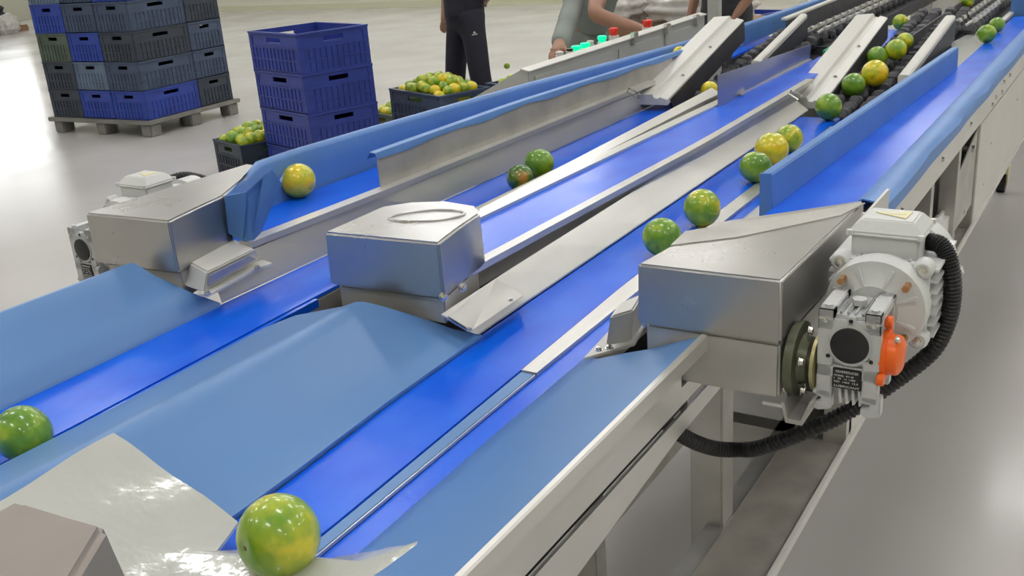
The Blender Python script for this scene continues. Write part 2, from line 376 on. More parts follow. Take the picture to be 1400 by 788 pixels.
# left slope plate beside the left low belt
# it is wider than the gap at the near end: it rises to the left under the far belt rail
rows = []
for y in frange(1.12, 3.0, 12):
    e = lerp_tab(LBL, y); s = (y-1.12)/1.88
    rows.append([(-1.376+(.012 if y < 1.6 else 0), y, .962), (e-.001, y, .900)])
sheet('slope_plate', 'dull steel slope plate along the left edge of the left low belt', 'metal plate', rows, M['steel'], .003, smooth=0)
# partition between far belt and slope
xM = -1.372
def wallpanel(pts, x, th): return [Vector((x, p[0], p[1])) for p in pts], (th, 0, 0)
t = thing('partition_panel', (xM, 1.62, .955), 'worn bare steel partition with a light blue folded top edge, beside the outer belt', 'partition')
MB().prism([(xM, 1.62, .955), (xM, 3.2, .955), (xM, 3.2, 1.03), (xM, 2.2, 1.048), (xM, 1.62, 1.052)], (-.004, 0, 0)).build('panel', M['steel_dull'], t)
rows = []
for i, y in enumerate(frange(1.61, 3.3, 16)):
    w = .004*math.sin(i*1.9); zt = 1.055 if y < 2.2 else 1.055-(y-2.2)*.02
    rows.append([(xM-.022, y, zt-.012), (xM-.012, y, zt+.002), (xM+.002, y, zt), (xM+.006, y, zt-.010-w)])
MB().loft(rows, .003).build('liner', M['cloth_wall'], t)
for yy, zz in ((1.765, .972), (1.79, .975)): screw((xM+.001, yy, zz), .004, t, (1, 0, 0))
# bluish steel fence left of the empty belt
t = thing('partition_panel', (-1.0, 2.65, .96), 'smooth bluish steel fence standing along the left edge of the empty middle belt', 'partition')
MB().prism([(-1.0, 2.65, .955), (-1.0, 3.53, .945), (-1.0, 3.53, 1.02), (-1.0, 2.65, 1.057)], (-.003, 0, 0)).build('panel', mat('bluish_steel', (.30, .32, .45), .3, .7, noise=.12, nscale=4), t)
MB().prism([(-.998, 2.64, .955), (-.998, 3.5, .948), (-.975, 3.5, .948), (-.975, 2.64, .955)], (0, 0, -.004)).build('foot_flange', M['steel'], t)
# twin steel rail between left low belt and empty belt
t = thing('rail', (-1.1, 1.6, .93), 'long twin steel rail tapering away between the left low belt and the empty middle belt', 'metal rail')
MB().loft([[P(655, 286, z=.968), P(662, 292, z=.968)], [P(770, 226, z=.968), P(780, 232, z=.968)], [P(973, 120, z=.985), P(984, 127, z=.985)]], .012).build('top_flange', M['steel'], t, smooth=0)
q0, q1 = P(800, 222, z=.955), P(984, 128, z=.985)
MB().prism([q0, q1, q1-Vector((0, 0, .028)), q0-Vector((0, 0, .006))], (-.003, 0, 0)).build('side_plate', M['steel_dull'], t)
MB().box(-1.18, -1.07, 1.3, 3.3, .86, .93).build('web', M['steel_dull'], t)
MB().bar(P(1015, 118, z=.99), P(1015, 132, z=.97), .008, .012, up=(1, 0, 0)).build('bracket', M['chrome'], t)

# ------------------------------------------------------------------ outer light blue wall and its curl round the left cover
t = thing('side_wall', (-1.54, 1.3, .95), 'long light blue lined outer wall of the far left belt, curling round the left steel cover', 'side wall')
path = [(-1.414, 1.232), (-1.432, 1.262), (-1.482, 1.352), (-1.528, 1.44), (-1.54, 1.55), (-1.54, 1.79), (-1.54, 2.15), (-1.54, 2.53), (-1.53, 3.10), (-1.49, 3.5), (-1.43, 3.85), (-1.385, 4.1), (-1.385, 4.8), (-1.385, 5.6)]
tops = [1.057, 1.059, 1.062, 1.066, 1.064, 1.060, 1.051, 1.042, 1.024, 1.022, 1.03, 1.04, 1.035, 1.03]
rows = []
for i, ((x, y), zt) in enumerate(zip(path, tops)):
    w = .006*math.sin(i*2.1) if i < 4 else 0
    o_ = .3 if i < 3 else 1
    rows.append([(x-.035*o_, y+.006, zt-.035), (x-.030*o_, y+.006, zt-.006), (x-.020*o_, y, zt), (x-.004+w, y-.002, zt), (x+.001, y-.004, zt-.010), (x+w*.6, y-.004, (zt+HB)/2), (x+.004-w, y-.006, HB-.006 if i else .955)])
MB().loft(rows, .003).build('liner', M['cloth_wall'], t, smooth=70)
q0 = path[0]
MB().prism([P(308, 268, y=1.225), P(338, 262, y=1.225), P(362, 240, y=1.26), P(346, 328, y=1.225), P(333, 329, y=1.225), P(313, 318, y=1.225)], (.002, -.004, 0)).build('front_flap', M['cloth_wall'], t, smooth=0)
MB().loft([[P(346, 328, y=1.222), P(360, 240, y=1.25)], [P(356, 318, y=1.25), P(372, 232, y=1.28)], [P(352, 300, y=1.27), P(385, 250, y=1.30)], [P(368, 285, y=1.33), P(388, 235, y=1.36)]], .002).build('hanging_fold', M['cloth_wall'], t, smooth=80)
MB().box(-1.62, -1.58, 1.46, 3.2, .88, .97).build('backing', M['steel_dull'], t)

# ------------------------------------------------------------------ right conveyor walls, flange and side frame
t = thing('side_wall', (-.553, 1.735, .955), 'light blue wall standing on the left edge of the right-hand belt', 'side wall')
a0, a1 = Vector((-.556, 1.735, 0)), Vector((-.503, 3.36, 0)); zt0, zt1 = 1.036, 1.036
rows = []
for i in range(13):
    s = i/12; p = a0.lerp(a1, s); zt = zt0+(zt1-zt0)*s
    rows.append([(p.x-.018, p.y, .935), (p.x-.018, p.y, zt-.002), (p.x-.015, p.y, zt), (p.x, p.y, zt), (p.x+.003, p.y, zt-.004), (p.x+.004, p.y, HB+.002)])
MB().loft(rows, .002).build('liner', M['cloth_wall'], t, smooth=30)
MB().prism([(-.574, 1.732, .93), (-.552, 1.732, .93), (-.552, 1.732, 1.036), (-.574, 1.732, 1.036)], (0, -.003, 0)).build('end_flap', M['cloth_wall'], t)
t = thing('support_plate', (-.6, 1.85, .9), 'pale steel side plate below the left wall of the right-hand belt', 'metal plate')
MB().loft([[(-.652, y, .905), (-.60, y, .935), (-.562, y, .945)] for y in frange(1.35, 3.2, 6)], .004).build('plate', M['steel'], t)
t = thing('edge_flange', (-.385, 1.8, .96), 'flat light blue lined edge along the outer side of the right-hand belt', 'side wall')
rows = []
for i, y in enumerate(frange(1.78, 5.0, 22)):
    w = .004*math.sin(i*1.7)+.002*math.sin(i*4.1)
    rows.append([(-.412, y, HB+.001), (-.409, y, .986), (-.403, y, .989), (-.372+w*.3, y, .984), (-.362+w, y, .978), (-.360+w, y, .958+w)])
MB().loft(rows, .003).build('liner', M['cloth_wall'], t, smooth=50)
t = thing('side_wall', (-.44, 4.95, .96), 'short light blue end wall behind the two limes at the far right', 'side wall')
pA, pB = P(1360, 17, z=1.06), P(1440, 28, z=1.06)
MB().prism([(-.53, 4.86, .955), (-.34, 4.86, .955), (-.34, 4.86, 1.06), (-.53, 4.86, 1.06)], (0, .02, 0)).build('panel', M['cloth_wall'], t)
MB().box(-.56, -.28, 4.84, 5.0, 1.06, 1.072).build('top_trim', M['ivory'], t)
t = thing('fascia_plate', (-.372, 1.45, .86), 'long white bolted side plate of the right-hand conveyor', 'metal plate')
MB().prism([(-.372, 1.43, .882), (-.372, 6, .882), (-.372, 6, .972), (-.372, 1.43, .972)], (-.006, 0, 0)).build('plate', M['ivory'], t)
for px, py in ((1232, 288), (1288, 218), (1327, 170), (1361, 133), (1372, 112), (1366, 138), (1369, 126), (1356, 143), (1380, 103)):
    p = P(px, py, x=-.372)
    if .885 < p.z < .968: screw(p, .0055, t, (1, 0, 0), 'bolt')
t = thing('conveyor_side', (-.42, 1.4, .57), 'pale steel lower side of the right-hand conveyor with open bays and dusty ledge', 'machine frame')
MB().box(-.474, -.37, 1.02, 6, .572, .58).build('base_ledge', mat('dusty_steel', (.46, .43, .38), .6, .4, noise=.3, nscale=14), t)
MB().box(-.374, -.368, 1.0, 6, .575, .592).build('base_lip', M['ivory'], t)
for y in (1.62, 2.30, 2.66, 2.99): MB().box(-.414, -.374, y, y+.035, .58, .9).build('post', M['steel_dull'], t)
MB().prism([(-.374, 1.64, .592), (-.374, 2.32, .592), (-.374, 2.32, .70), (-.374, 1.95, .882), (-.374, 1.64, .882)], (-.003, 0, 0)).build('side_panel', M['ivory'], t)
MB().box(-.377, -.372, 3.0, 6, .592, .875).build('side_panel', M['ivory'], t)
MB().prism([(-.378, 2.68, .65), (-.378, 3.0, .65), (-.378, 3.0, .87), (-.378, 2.68, .80)], (-.003, 0, 0)).build('corner_panel', M['steel_dull'], t)
MB().bar((-.40, 2.2, .70), (-.40, 2.98, .66), .03, .09).build('wrapped_beam', M['film'], t, bevel=.012)
MB().box(-.5, -.46, 1.7, 6, .6, .9).build('inner_panel', M['steel_dark'], t)
MB().box(-.45, -.42, 2.72, 2.80, .6, .88).build('inner_post', M['steel_dull'], t)
for px, py in ((1285, 315), (1318, 290), (1343, 252), (1354, 196), (1390, 136)): screw(P(px, py, x=-.373), .004, t, (1, 0, 0), 'bolt')
MB().cyl((-.41, 2.9, .83), (-.37, 2.9, .83), .010, 12).build('knob', M['chrome'], t)
# plastic bag tied at the frame behind the motor
o = MB(); rr = []
for i in range(7):
    s = i/6; p = P(1275, 318, x=-.35).lerp(P(1312, 372, x=-.33), s)
    rr.append([p+Vector((.0, .02*(k-2)*.5, .008*math.sin(3*k+i*2)))+Vector((.008*math.sin(k+i*1.7), 0, .012*(2-abs(k-2))*.4)) for k in range(5)])
tag(o.loft(rr, .004).build('plastic_film', M['film'], smooth=80), 'crumpled white plastic film hanging behind the terminal box of the near motor', 'plastic film')
# yellow-black floor item under the frame far right
p = P(1368, 262, z=0)
t = thing('caster_wheel', (p.x, p.y, 0), 'small black caster wheel with yellow fork under the right-hand conveyor', 'wheel')
MB().cyl((p.x-.02, p.y, .05), (p.x+.02, p.y, .05), .05, 20).build('wheel', M['black'], t)
MB().box(p.x-.03, p.x+.03, p.y-.03, p.y+.04, .10, .2).box(p.x-.03, p.x-.024, p.y-.02, p.y+.02, .04, .1).box(p.x+.024, p.x+.03, p.y-.02, p.y+.02, .04, .1).build('fork', M['yellow'], t)
MB().cyl((p.x, p.y, .2), (p.x, p.y, .58), .012, 8).build('stem', M['chrome'], t)

# ------------------------------------------------------------------ machine under-frame
t = thing('under_frame', (-1.0, 1.0, 0), 'steel under-frame with legs carrying the whole sorting machine', 'machine frame')
MB().box(-1.50, -.60, .1, 5.3, .775, .79).build('bed_plate', M['steel_dark'], t)
MB().box(-.6, -.52, 1.36, 5.3, .79, .80).build('bed_plate', M['steel_dark'], t)
for x, y, lab_ in ((-.511, 1.32, 1), (-1.5, 1.15, 0), (-1.5, 3.2, 0), (-.72, 3.2, 0), (-.72, 5.0, 0), (-1.5, 5.0, 0), (-.95, 1.7, 0)):
    MB().box(x-.027, x+.027, y-.02, y+.03, .03, .935 if lab_ else .775).build('leg', M['steel_dull'], t, bevel=.003)
    MB().cyl((x, y, 0), (x, y, .03), .03, 14).build('foot', M['black'], t)
MB().box(-1.5, -.48, 1.64, 1.68, .53, .57).build('cross_rail', M['steel_dull'], t)
MB().box(-.51, -.48, 1.0, 5.3, .53, .57).build('long_rail', M['steel_dull'], t)
MB().box(-.90, -.86, 1.2, 5, .25, .29).build('long_rail', M['steel_dull'], t)
MB().bar((-.56, 2.1, .60), (-.47, 1.55, .90), .03, .012).build('brace', M['steel_dull'], t)
# aluminium profile end seen below the gear motor
e0 = P(1112, 632, y=1.66); 
MB().prism([e0+Vector(v) for v in ((-.014, 0, -.014), (.014, 0, -.014), (.014, 0, -.009), (-.009, 0, -.009), (-.009, 0, .004), (.0, 0, .012), (.014, 0, .012), (.014, 0, .018), (-.004, 0, .018), (-.014, 0, .008))], (.0, .6, .1)).build('profile_rail', M['steel'], t)
# side channel right of the right chute
t = thing('side_channel', (-.42, .6, .92), 'long steel side channel with a dark slot, right of the right chute in the foreground', 'metal rail')
MB().loft([[(-.421, y, 1.011), (-.415, y, 1.012), (-.413, y, 1.010), (-.4125, y, .994)] for y in (.1, .5, 1.057)], .002).build('top_lip', M['steel'], t, smooth=20)
MB().prism([(-.450, .1, .905), (-.450, 1.25, .905), (-.450, 1.25, .93), (-.450, 1.064, .93), (-.450, 1.064, .985), (-.450, .1, .985)], (-.004, 0, 0)).build('upper_web', M['steel'], t)
MB().box(-.470, -.466, .1, 1.12, .88, .92).build('slot_back', M['black'], t)
MB().prism([(-.450, .1, .893), (-.450, 1.25, .893), (-.450, 1.25, .869), (-.450, 1.05, .865), (-.450, .67, .828), (-.450, .1, .78)], (-.004, 0, 0)).build('lower_web', M['steel'], t)
MB().box(-.470, -.4545, .1, 1.12, .92, .924).build('web_flange', M['steel_dull'], t)

# ------------------------------------------------------------------ drive covers (hoods)
def hood(label, top, zt, zs, body, bz, mt=None, bevel=.004, dome=False):
    """top = outline of the lid (x,y) anticlockwise, zs = lower edge of the lid"""
    cx = sum(p[0] for p in top)/len(top); cy = sum(p[1] for p in top)/len(top)
    t = thing('drive_cover', (cx, cy, bz), label, 'machine cover')
    MB().prism([(x, y, zt if len(p_) == 2 else p_[2]) for p_ in top for x, y in (p_[:2],)], (0, 0, 0)) if False else None
    vs = [(p[0], p[1], p[2] if len(p) > 2 else zt) for p in top]; n = len(vs)
    ex = .006
    lo = []
    for p in top:
        dx, dy = p[0]-cx, p[1]-cy; l = math.hypot(dx, dy); lo.append((p[0]+dx/l*ex*.4, p[1]+dy/l*ex*.4, zs))
    mb = MB().add(vs+lo, [tuple(range(n)), tuple(range(2*n-1, n-1, -1))]+[(i, n+i, n+(i+1) % n, (i+1) % n) for i in range(n)])
    mb.build('lid', mt or M['steel_box'], t, bevel=bevel, seg=3, smooth=35)
    MB().prism([(x, y, zs-.003) for x, y in body], (0, 0, bz-zs+.003)).build('base', M['steel_dull'], t, bevel=.003)
    return t
h3 = hood('large steel drive cover on the right, beside the grey gear motor', [(-.506, 1.062), (-.326, 1.066), (-.318, 1.415), (-.322, 1.42), (-.482, 1.255)], 1.09, 1.011,
          [(-.500, 1.07), (-.328, 1.07), (-.325, 1.4), (-.49, 1.26)], .936)
MB().prism([P(937, 316, z=1.0915), P(1183, 277, z=1.0915), P(1150, 294, z=1.0915), P(1008, 324, z=1.0915), P(917, 335, z=1.0915)], (0, 0, -.002)).build('back_flap', M['steel_dull'], h3)
MB().prism([(-.484, 1.258, 1.085), (-.322, 1.424, 1.085), (-.322, 1.424, .98), (-.484, 1.258, .98)], (-.003, .004, 0)).build('liner', M['cloth_wall'], h3)
MB().bar((-.310, 1.066, .990), (-.310, 1.066, .93), .01, .004).bar((-.318, 1.063, .932), (-.345, 1.063, .932), .004, .004).build('corner_bracket', M['steel'], h3)
for z in (.985, .945): screw((-.324, 1.08, z), .004, h3, (1, 0, 0), 'bolt')
screw((-.508, 1.085, 1.0), .0035, h3, (-.5, -1, 0), 'bolt')
MB().box(-.326, -.322, 1.42, 1.60, .90, 1.06).build('side_plate', M['steel'], h3)

h2 = hood('square steel drive cover in the middle with an embossed oval on its top', [(-1.068, 1.11), (-.856, 1.125), (-.872, 1.20), (-.884, 1.278), (-.915, 1.315), (-.985, 1.325), (-1.04, 1.30), (-1.072, 1.262)], 1.06, .972,
          [(-1.062, 1.12), (-.864, 1.135), (-.89, 1.27), (-1.06, 1.26)], .925)
oc = P(583, 293, z=1.0635)
ring = []
for k in range(40):
    a = 2*PI*k/40; ring.append(oc+Vector((math.cos(a)*.055+math.sin(a)*.006, math.sin(a)*.036+.018*math.cos(a), -.0038)))
MB().tube(ring+[ring[0], ring[1]], .003, 8).build('embossed_ring', M['steel_box'], h2)
for px, py in ((632, 393), (606, 406)):
    p = P(px, py, x=-.858); screw(p, .006, h2, (1, -.1, 0), 'bolt')

h1 = hood('long steel drive cover at the left, its back wrapped by the light blue wall', [(-1.588, 1.055), (-1.382, 1.07), (-1.402, 1.15), (-1.420, 1.228), (-1.535, 1.437), (-1.575, 1.44)], 1.06, .966,
          [(-1.575, 1.068), (-1.39, 1.08), (-1.42, 1.22), (-1.53, 1.42), (-1.57, 1.42)], .915)
MB().prism([(-1.535, 1.44, 1.058), (-1.42, 1.232, 1.058), (-1.42, 1.232, .98), (-1.535, 1.44, .98)], (-.004, -.002, 0)).build('back_plate', M['steel_dull'], h1)

# small guard boxes at the belt edges
def guard(label, lo, hi, z0, z1, mt, flange=True):
    cx = sum(p[0] for p in lo)/4; cy = sum(p[1] for p in lo)/4
    t = thing('guard_box', (cx, cy, z0), label, 'guard')
    MB().add([(x, y, z1) for x, y in hi]+[(x, y, z0) for x, y in lo], [(0, 1, 2, 3), (7, 6, 5, 4), (0, 4, 5, 1), (1, 5, 6, 2), (2, 6, 7, 3), (3, 7, 4, 0)]).build('shell', mt, t, bevel=.003)
    return t
hi = [P(243, 350, z=.972), P(283, 372, z=.972), P(348, 341, z=.972), P(313, 322, z=.972)]
lo = [P(241, 381, z=.945), P(278, 394, z=.945), P(356, 348, z=.945), P(314, 330, z=.945)]
g1 = guard('small clear-sided guard box between the left cover and the left low belt', [(p.x, p.y) for p in lo], [(p.x, p.y) for p in hi], .935, .972, M['ivory'])
q = [P(282, 378, z=.972), P(345, 346, z=.972), P(350, 356, z=.948), P(285, 392, z=.948)]
MB().prism([P(287, 376, z=.966), P(341, 349, z=.966), P(350, 354, z=.948), P(285, 391, z=.948)], (.003, -.003, 0)).build('side_window', mat('smoky_panel', (.36, .36, .42), .2), g1)
MB().prism([P(272, 402, z=.938), P(278, 394, z=.938), P(353, 353, z=.938), P(372, 360, z=.938), P(352, 366, z=.938), P(284, 404, z=.938)], (0, 0, -.004)).build('foot_flange', M['ivory'], g1)
for px, py in ((352, 366), (351, 350), (283, 401)): screw(P(px, py, z=.941), .0045, g1)
hi = [(-.592, 1.10), (-.548, 1.10), (-.556, 1.20), (-.60, 1.19)]; lo = [(-.600, 1.115), (-.553, 1.115), (-.556, 1.20), (-.605, 1.19)]
hi = [P(834, 434, z=.99), P(866, 424, z=.99), P(880, 400, z=.99), P(846, 414, z=.99)]
lo = [P(828, 474, z=.93), P(862, 468, z=.93), P(890, 430, z=.93), P(850, 440, z=.93)]
g2 = guard('small ivory guard box just left of the right steel cover', [(p.x, p.y) for p in lo], [(p.x, p.y) for p in hi], .93, .99, M['ivory'])
for px, py in ((819, 478), (833, 476)): screw(P(px, py, z=.926), .0045, g2)
plate('base_plate', 'ivory plate below the small guard box beside the narrow belt', [(797, 490), (869, 412), (890, 430), (868, 470), (820, 484)], z=.918, mt=M['ivory'], th=.004)

# ------------------------------------------------------------------ gear motors
def gear_motor(label, cable=True):
    X0, X1, Y0, Y1, Z0, Z1 = -.287, -.217, 1.08, 1.155, .932, 1.057
    t = thing('gear_motor', (-.25, 1.12, .93), label, 'motor')
    cx, cz = -.250, 1.016
    # gearbox body with a waist, feet and ribs
    h = MB()
    h.box(X0+.006, X1-.006, Y0+.006, Y1, Z0+.042, Z1-.008)
    for sx in (X0, X1-.018):
        h.box(sx, sx+.018, Y0, Y0+.014, Z0+.012, Z1)               # front corner pillars
        h.box(sx, sx+.018, Y1-.014, Y1, Z0+.012, Z1)
        h.box(sx, sx+.018, Y0, Y1, Z1-.012, Z1)
    h.box(X0, X1, Y0, Y0+.012, Z1-.026, Z1-.012)
    h.box(X0, X1, Y0, Y0+.012, Z0+.04, Z0+.056)
    for k in range(4): h.box(X0+.022+k*.008, X0+.0245+k*.008, Y0+.008, Y1-.008, Z1-.01, Z1-.003)
    h.build('gearbox_housing', M['alu'], t, bevel=.002)
    for sx in (X0-.004, X1-.018):
        # forked foot: a pad with a bite
        MB().prism([(sx, Y0, Z0+.022), (sx+.022, Y0, Z0+.022), (sx+.022, Y0, Z0-.002), (sx+.006, Y0, Z0-.006), (sx, Y0, Z0-.002), (sx, Y0, Z0+.006), (sx+.010, Y0, Z0+.008), (sx+.010, Y0, Z0+.014), (sx, Y0, Z0+.015)], (0, .016, 0)).build('mounting_foot', M['alu'], t, bevel=.0012)
    MB().cyl((cx, Y0-.002, cz), (cx, Y0+.01, cz), .0265, 32).build('bearing_collar', M['alu'], t, bevel=.0015)
    MB().lathe((cx, Y0-.001, cz), (cx, Y0-.0045, cz), [(0, .0218), (.8, .0215), (1, .020)], 32).build('end_cap', M['black'], t)
    for a in (90, 215, 325):
        x = cx+.0295*math.cos(math.radians(a)); z = cz+.0295*math.sin(math.radians(a))
        MB().cyl((x, Y0-.0005, z), (x, Y0+.006, z), .0055, 12).build('screw_boss', M['alu'], t)
        MB().cyl((x, Y0-.001, z), (x, Y0+.002, z), .0026, 10).build('socket_screw', M['black'], t)
    for dx, dz, mt in ((.008, -.014, 'brass'), (.062, -.014, 'chrome')):
        screw((X0+dx, Y0-.0005, Z1+dz), .0026, t, (0, -1, 0), 'bolt')
    for dx in (.009, .061):
        MB().cyl((X0+dx, Y0+.01, Z1), (X0+dx, Y0+.01, Z1+.0025), .0045, 12).build('screw_boss', M['alu'], t)
    MB().cyl((cx, (Y0+Y1)/2, Z1-.004), (cx, (Y0+Y1)/2, Z1+.003), .009, 6).build('filler_plug', M['alu'], t)
    # cooling fins between the feet
    for k in range(4):
        x = X0+.024+k*.0075
        MB().prism([(x, Y0+.004, Z0+.034), (x+.003, Y0+.004, Z0+.034), (x+.006, Y0+.004, Z0+.008), (x+.003, Y0+.004, Z0+.006)], (0, .05, 0)).build('cooling_fin', M['alu'], t)
    # name plate
    npz = Z0+.032
    pl = MB().box(X0+.019, X0+.052, Y0-.0015, Y0+.006, npz-.004, npz+.022).build('name_plate', M['black'], t, bevel=.001)
    def txt(s, size, x, z, w=None):
        cu = bpy.data.curves.new('lettering', 'FONT'); cu.body = s; cu.size = size; cu.extrude = .0001; cu.materials.append(M['text'])
        ob = bpy.data.objects.new('lettering', cu)
        ob.rotation_euler = (PI/2, 0, 0)
        COL.objects.link(ob)
        dg = bpy.context.evaluated_depsgraph_get(); me = bpy.data.meshes.new_from_object(ob.evaluated_get(dg))
        bpy.data.objects.remove(ob)
        ob = bpy.data.objects.new('lettering', me); COL.objects.link(ob)
        me.transform(Matrix.Rotation(PI/2, 4, 'X'))
        if w:
            ww = max(v.co.x for v in me.vertices)-min(v.co.x for v in me.vertices); me.transform(Matrix.Scale(w/ww, 4, (1, 0, 0)))
        ob.parent = pl; ob.location = Vector((x, Y0-.0019, z))-Vector((-.25, 1.12, .93))
    txt('GEARREDUCER', .0042, X0+.0225, npz+.0165, .026)
    txt('MODEL  RV 50', .0030, X0+.021, npz+.0118, .022)
    txt('I   50   n1 1400', .0030, X0+.021, npz+.0080, .024)
    txt('NO  1450  12.3', .0030, X0+.021, npz+.0040, .027)
    txt('LUBRICANT', .0034, X0+.021, npz-.0015, .029)
    # orange output cover (right side)
    oy, oz = 1.112, .998
    o = MB(); 
    o.lathe((X1-.002, oy, oz), (X1+.020, oy, oz), [(0, .031), (.25, .031), (.3, .024), (.8, .0235), (1, .017)], 28)
    for a in (90, 210, 330):
        yy = oy+.034*math.cos(math.radians(a)); zz = oz+.040*math.sin(math.radians(a)); o.cyl((X1-.002, yy, zz), (X1+.006, yy, zz), .0075, 12)
    o.build('output_cover', M['orange'], t, bevel=.001)
    screw((X1+.014, 1.1, 1.022), .0035, t, (1, -.3, 0), 'bolt')
    # motor: flange, finned body, terminal box
    ax, az = -.244, 1.032
    MB().lathe((ax, 1.155, az), (ax, 1.192, az), [(0, .030), (.25, .044), (.3, .058), (.75, .060), (1, .060)], 40).build('motor_flange', M['motor'], t, smooth=30)
    for k in range(8):
        a = PI/8+k*PI/4; MB().bar((ax+.03*math.cos(a), 1.160, az+.03*math.sin(a)), (ax+.052*math.cos(a), 1.164, az+.052*math.sin(a)), .003, .01, up=(0, 1, 0)).build('flange_rib', M['motor'], t)
    for sx, sz in ((-1, 1), (1, 1), (1, -1), (-1, -1)):
        MB().cyl((ax+sx*.037, 1.150, az+sz*.033), (ax+sx*.037, 1.170, az+sz*.033), .0045, 6).build('flange_bolt', M['brass'], t)
        MB().lathe((ax+sx*.048, 1.186, az+sz*.045), (ax+sx*.048, 1.205, az+sz*.045), [(0, .009), (.2, .012), (1, .012)], 14).build('lug', M['motor'], t)
        screw((ax+sx*.048, 1.186, az+sz*.045), .005, t, (0, -1, 0), 'lug_screw')
    b = MB().lathe((ax, 1.19, az), (ax, 1.345, az), [(0, .054), (.8, .054), (1, .050)], 40)
    for k in range(7):
        zz = az-.042+k*.014
        b.box(ax-.064, ax+.064, 1.20, 1.32, zz-.0016, zz+.0016)
    for k in range(5):
        xx = ax-.03+k*.015; b.box(xx-.0016, xx+.0016, 1.20, 1.32, az-.062, az+.05)
    b.box(ax-.055, ax+.055, 1.192, 1.204, az-.05, az+.05)
    b.build('motor_body', M['motor'], t, smooth=30)
    MB().lathe((ax, 1.33, az), (ax, 1.385, az), [(0, .060), (.7, .060), (1, .045)], 40).build('fan_cowl', M['motor'], t, smooth=30)
    bx0, bx1, by0, by1 = -.288, -.204, 1.212, 1.285
    MB().prism([(bx0+.002, by0+.002, 1.07), (bx1-.002, by0+.002, 1.07), (bx1-.002, by1-.002, 1.07), (bx0+.002, by1-.002, 1.07)], (0, 0, .036)).build('terminal_box', M['motor'], t, bevel=.003)
    lid = MB()
    A = [(bx0-.002, by0-.002), (bx1+.002, by0-.002), (bx1+.002, by1+.002), (bx0-.002, by1+.002)]
    Bq = [(bx0+.012, by0+.012), (bx1-.012, by0+.012), (bx1-.012, by1-.010), (bx0+.012, by1-.010)]
    vs = [(x, y, 1.104) for x, y in A]+[(x, y, 1.109) for x, y in A]+[(x, y, 1.124) for x, y in Bq]
    lid.add(vs, [(3, 2, 1, 0)]+[(i, (i+1) % 4, 4+(i+1) % 4, 4+i) for i in range(4)]+[(4+i, 4+(i+1) % 4, 8+(i+1) % 4, 8+i) for i in range(4)]+[(8, 9, 10, 11)])
    lo = lid.build('terminal_lid', M['motor'], t, bevel=.002, smooth=30)
    for x, y in A: MB().cyl((x*.94+ax*.06, y*.96+.04*1.248, 1.106), (x*.94+ax*.06, y*.96+.04*1.248, 1.112), .0042, 10).build('lid_screw', M['motor'], lo)
    cx2, cy2, zz = -.243, 1.248, 1.1245
    pts = [(cx2-.024, cy2+.004), (cx2+.018, cy2+.018), (cx2+.016, cy2-.014)]
    MB().prism([(x, y, zz) for x, y in pts], (0, 0, .0006)).build('warning_triangle', M['yellow'], lo)
    MB().prism([(cx2-.012, cy2+.003, zz+.0007), (cx2+.004, cy2+.006, zz+.0007), (cx2+.002, cy2+.002, zz+.0007), (cx2+.013, cy2+.003, zz+.0007), (cx2+.0, cy2-.003, zz+.0007), (cx2+.003, cy2+.001, zz+.0007)], (0, 0, .0003)).build('lightning_mark', M['text'], lo)
    return t
gm = gear_motor('grey worm gear motor with orange side cap hanging on the right steel cover')
gm2 = copy_tree(gm); gm2.location = gm.location+Vector((-1.452, .03, -.055))
gm2['label'] = 'grey gear motor half hidden behind the left steel cover, its black round cap showing'
gm['group'] = gm2['group'] = 'gear motors of the conveyors'
for ch in kids(gm2):
    if ch.name.startswith('output_cover'):
        ch.data = ch.data.copy(); ch.data.materials[0] = M['alu']
# flange bearing with shaft
t = thing('flange_bearing', (-.31, 1.10, .97), 'olive green round flange bearing with shaft between the right cover and the gear motor', 'bearing')
MB().lathe((-.322, 1.105, .978), (-.300, 1.105, .978), [(0, .044), (.35, .046), (.5, .046), (.55, .032), (1, .028)], 36).build('bearing_body', M['olive'], t, smooth=30)
MB().cyl((-.315, 1.105, .978), (-.270, 1.105, .978), .013, 20).build('shaft', M['chrome'], t)
MB().cyl((-.293, 1.105, .978), (-.289, 1.105, .978), .036, 28).build('spacer_ring', mat('brass_ring', (.45, .40, .2), .4, .6), t)
for a in range(5):
    an = 2*PI*a/5+.3; screw((-.303, 1.105+.038*math.cos(an), .978+.038*math.sin(an)), .0048, t, (1, 0, 0), 'bolt')
t = thing('angle_bracket', (-.30, 1.1, .91), 'bent steel bracket below the flange bearing', 'bracket')
MB().prism([(-.322, 1.06, .938), (-.318, 1.06, .938), (-.314, 1.06, .918), (-.298, 1.06, .918), (-.288, 1.06, .945), (-.284, 1.06, .945), (-.296, 1.06, .912), (-.316, 1.06, .912)], (0, .08, 0)).build('bracket', M['steel_dull'], t)
# corrugated cable
cp = [(-.204, 1.26, 1.09), (-.188, 1.255, 1.088), (-.176, 1.25, 1.068), (-.170, 1.25, 1.031), (-.173, 1.25, .992), (-.188, 1.25, .949), (-.224, 1.25, .905), (-.262, 1.23, .872), (-.30, 1.21, .845), (-.352, 1.20, .812), (-.395, 1.20, .786), (-.423, 1.20, .777), (-.450, 1.18, .783), (-.474, 1.15, .806), (-.492, 1.12, .84), (-.505, 1.10, .88)]
def smooth_path(cp, n=8):
    cp = [Vector(c) for c in cp]; out = []
    for i in range(len(cp)-1):
        p0, p1, p2, p3 = cp[max(0, i-1)], cp[i], cp[i+1], cp[min(len(cp)-1, i+2)]
        for k in range(n):
            s = k/n; out.append(.5*((2*p1)+(-p0+p2)*s+(2*p0-5*p1+4*p2-p3)*s*s+(-p0+3*p1-3*p2+p3)*s**3))
    return out+[cp[-1]]
pth = smooth_path(cp, 24)
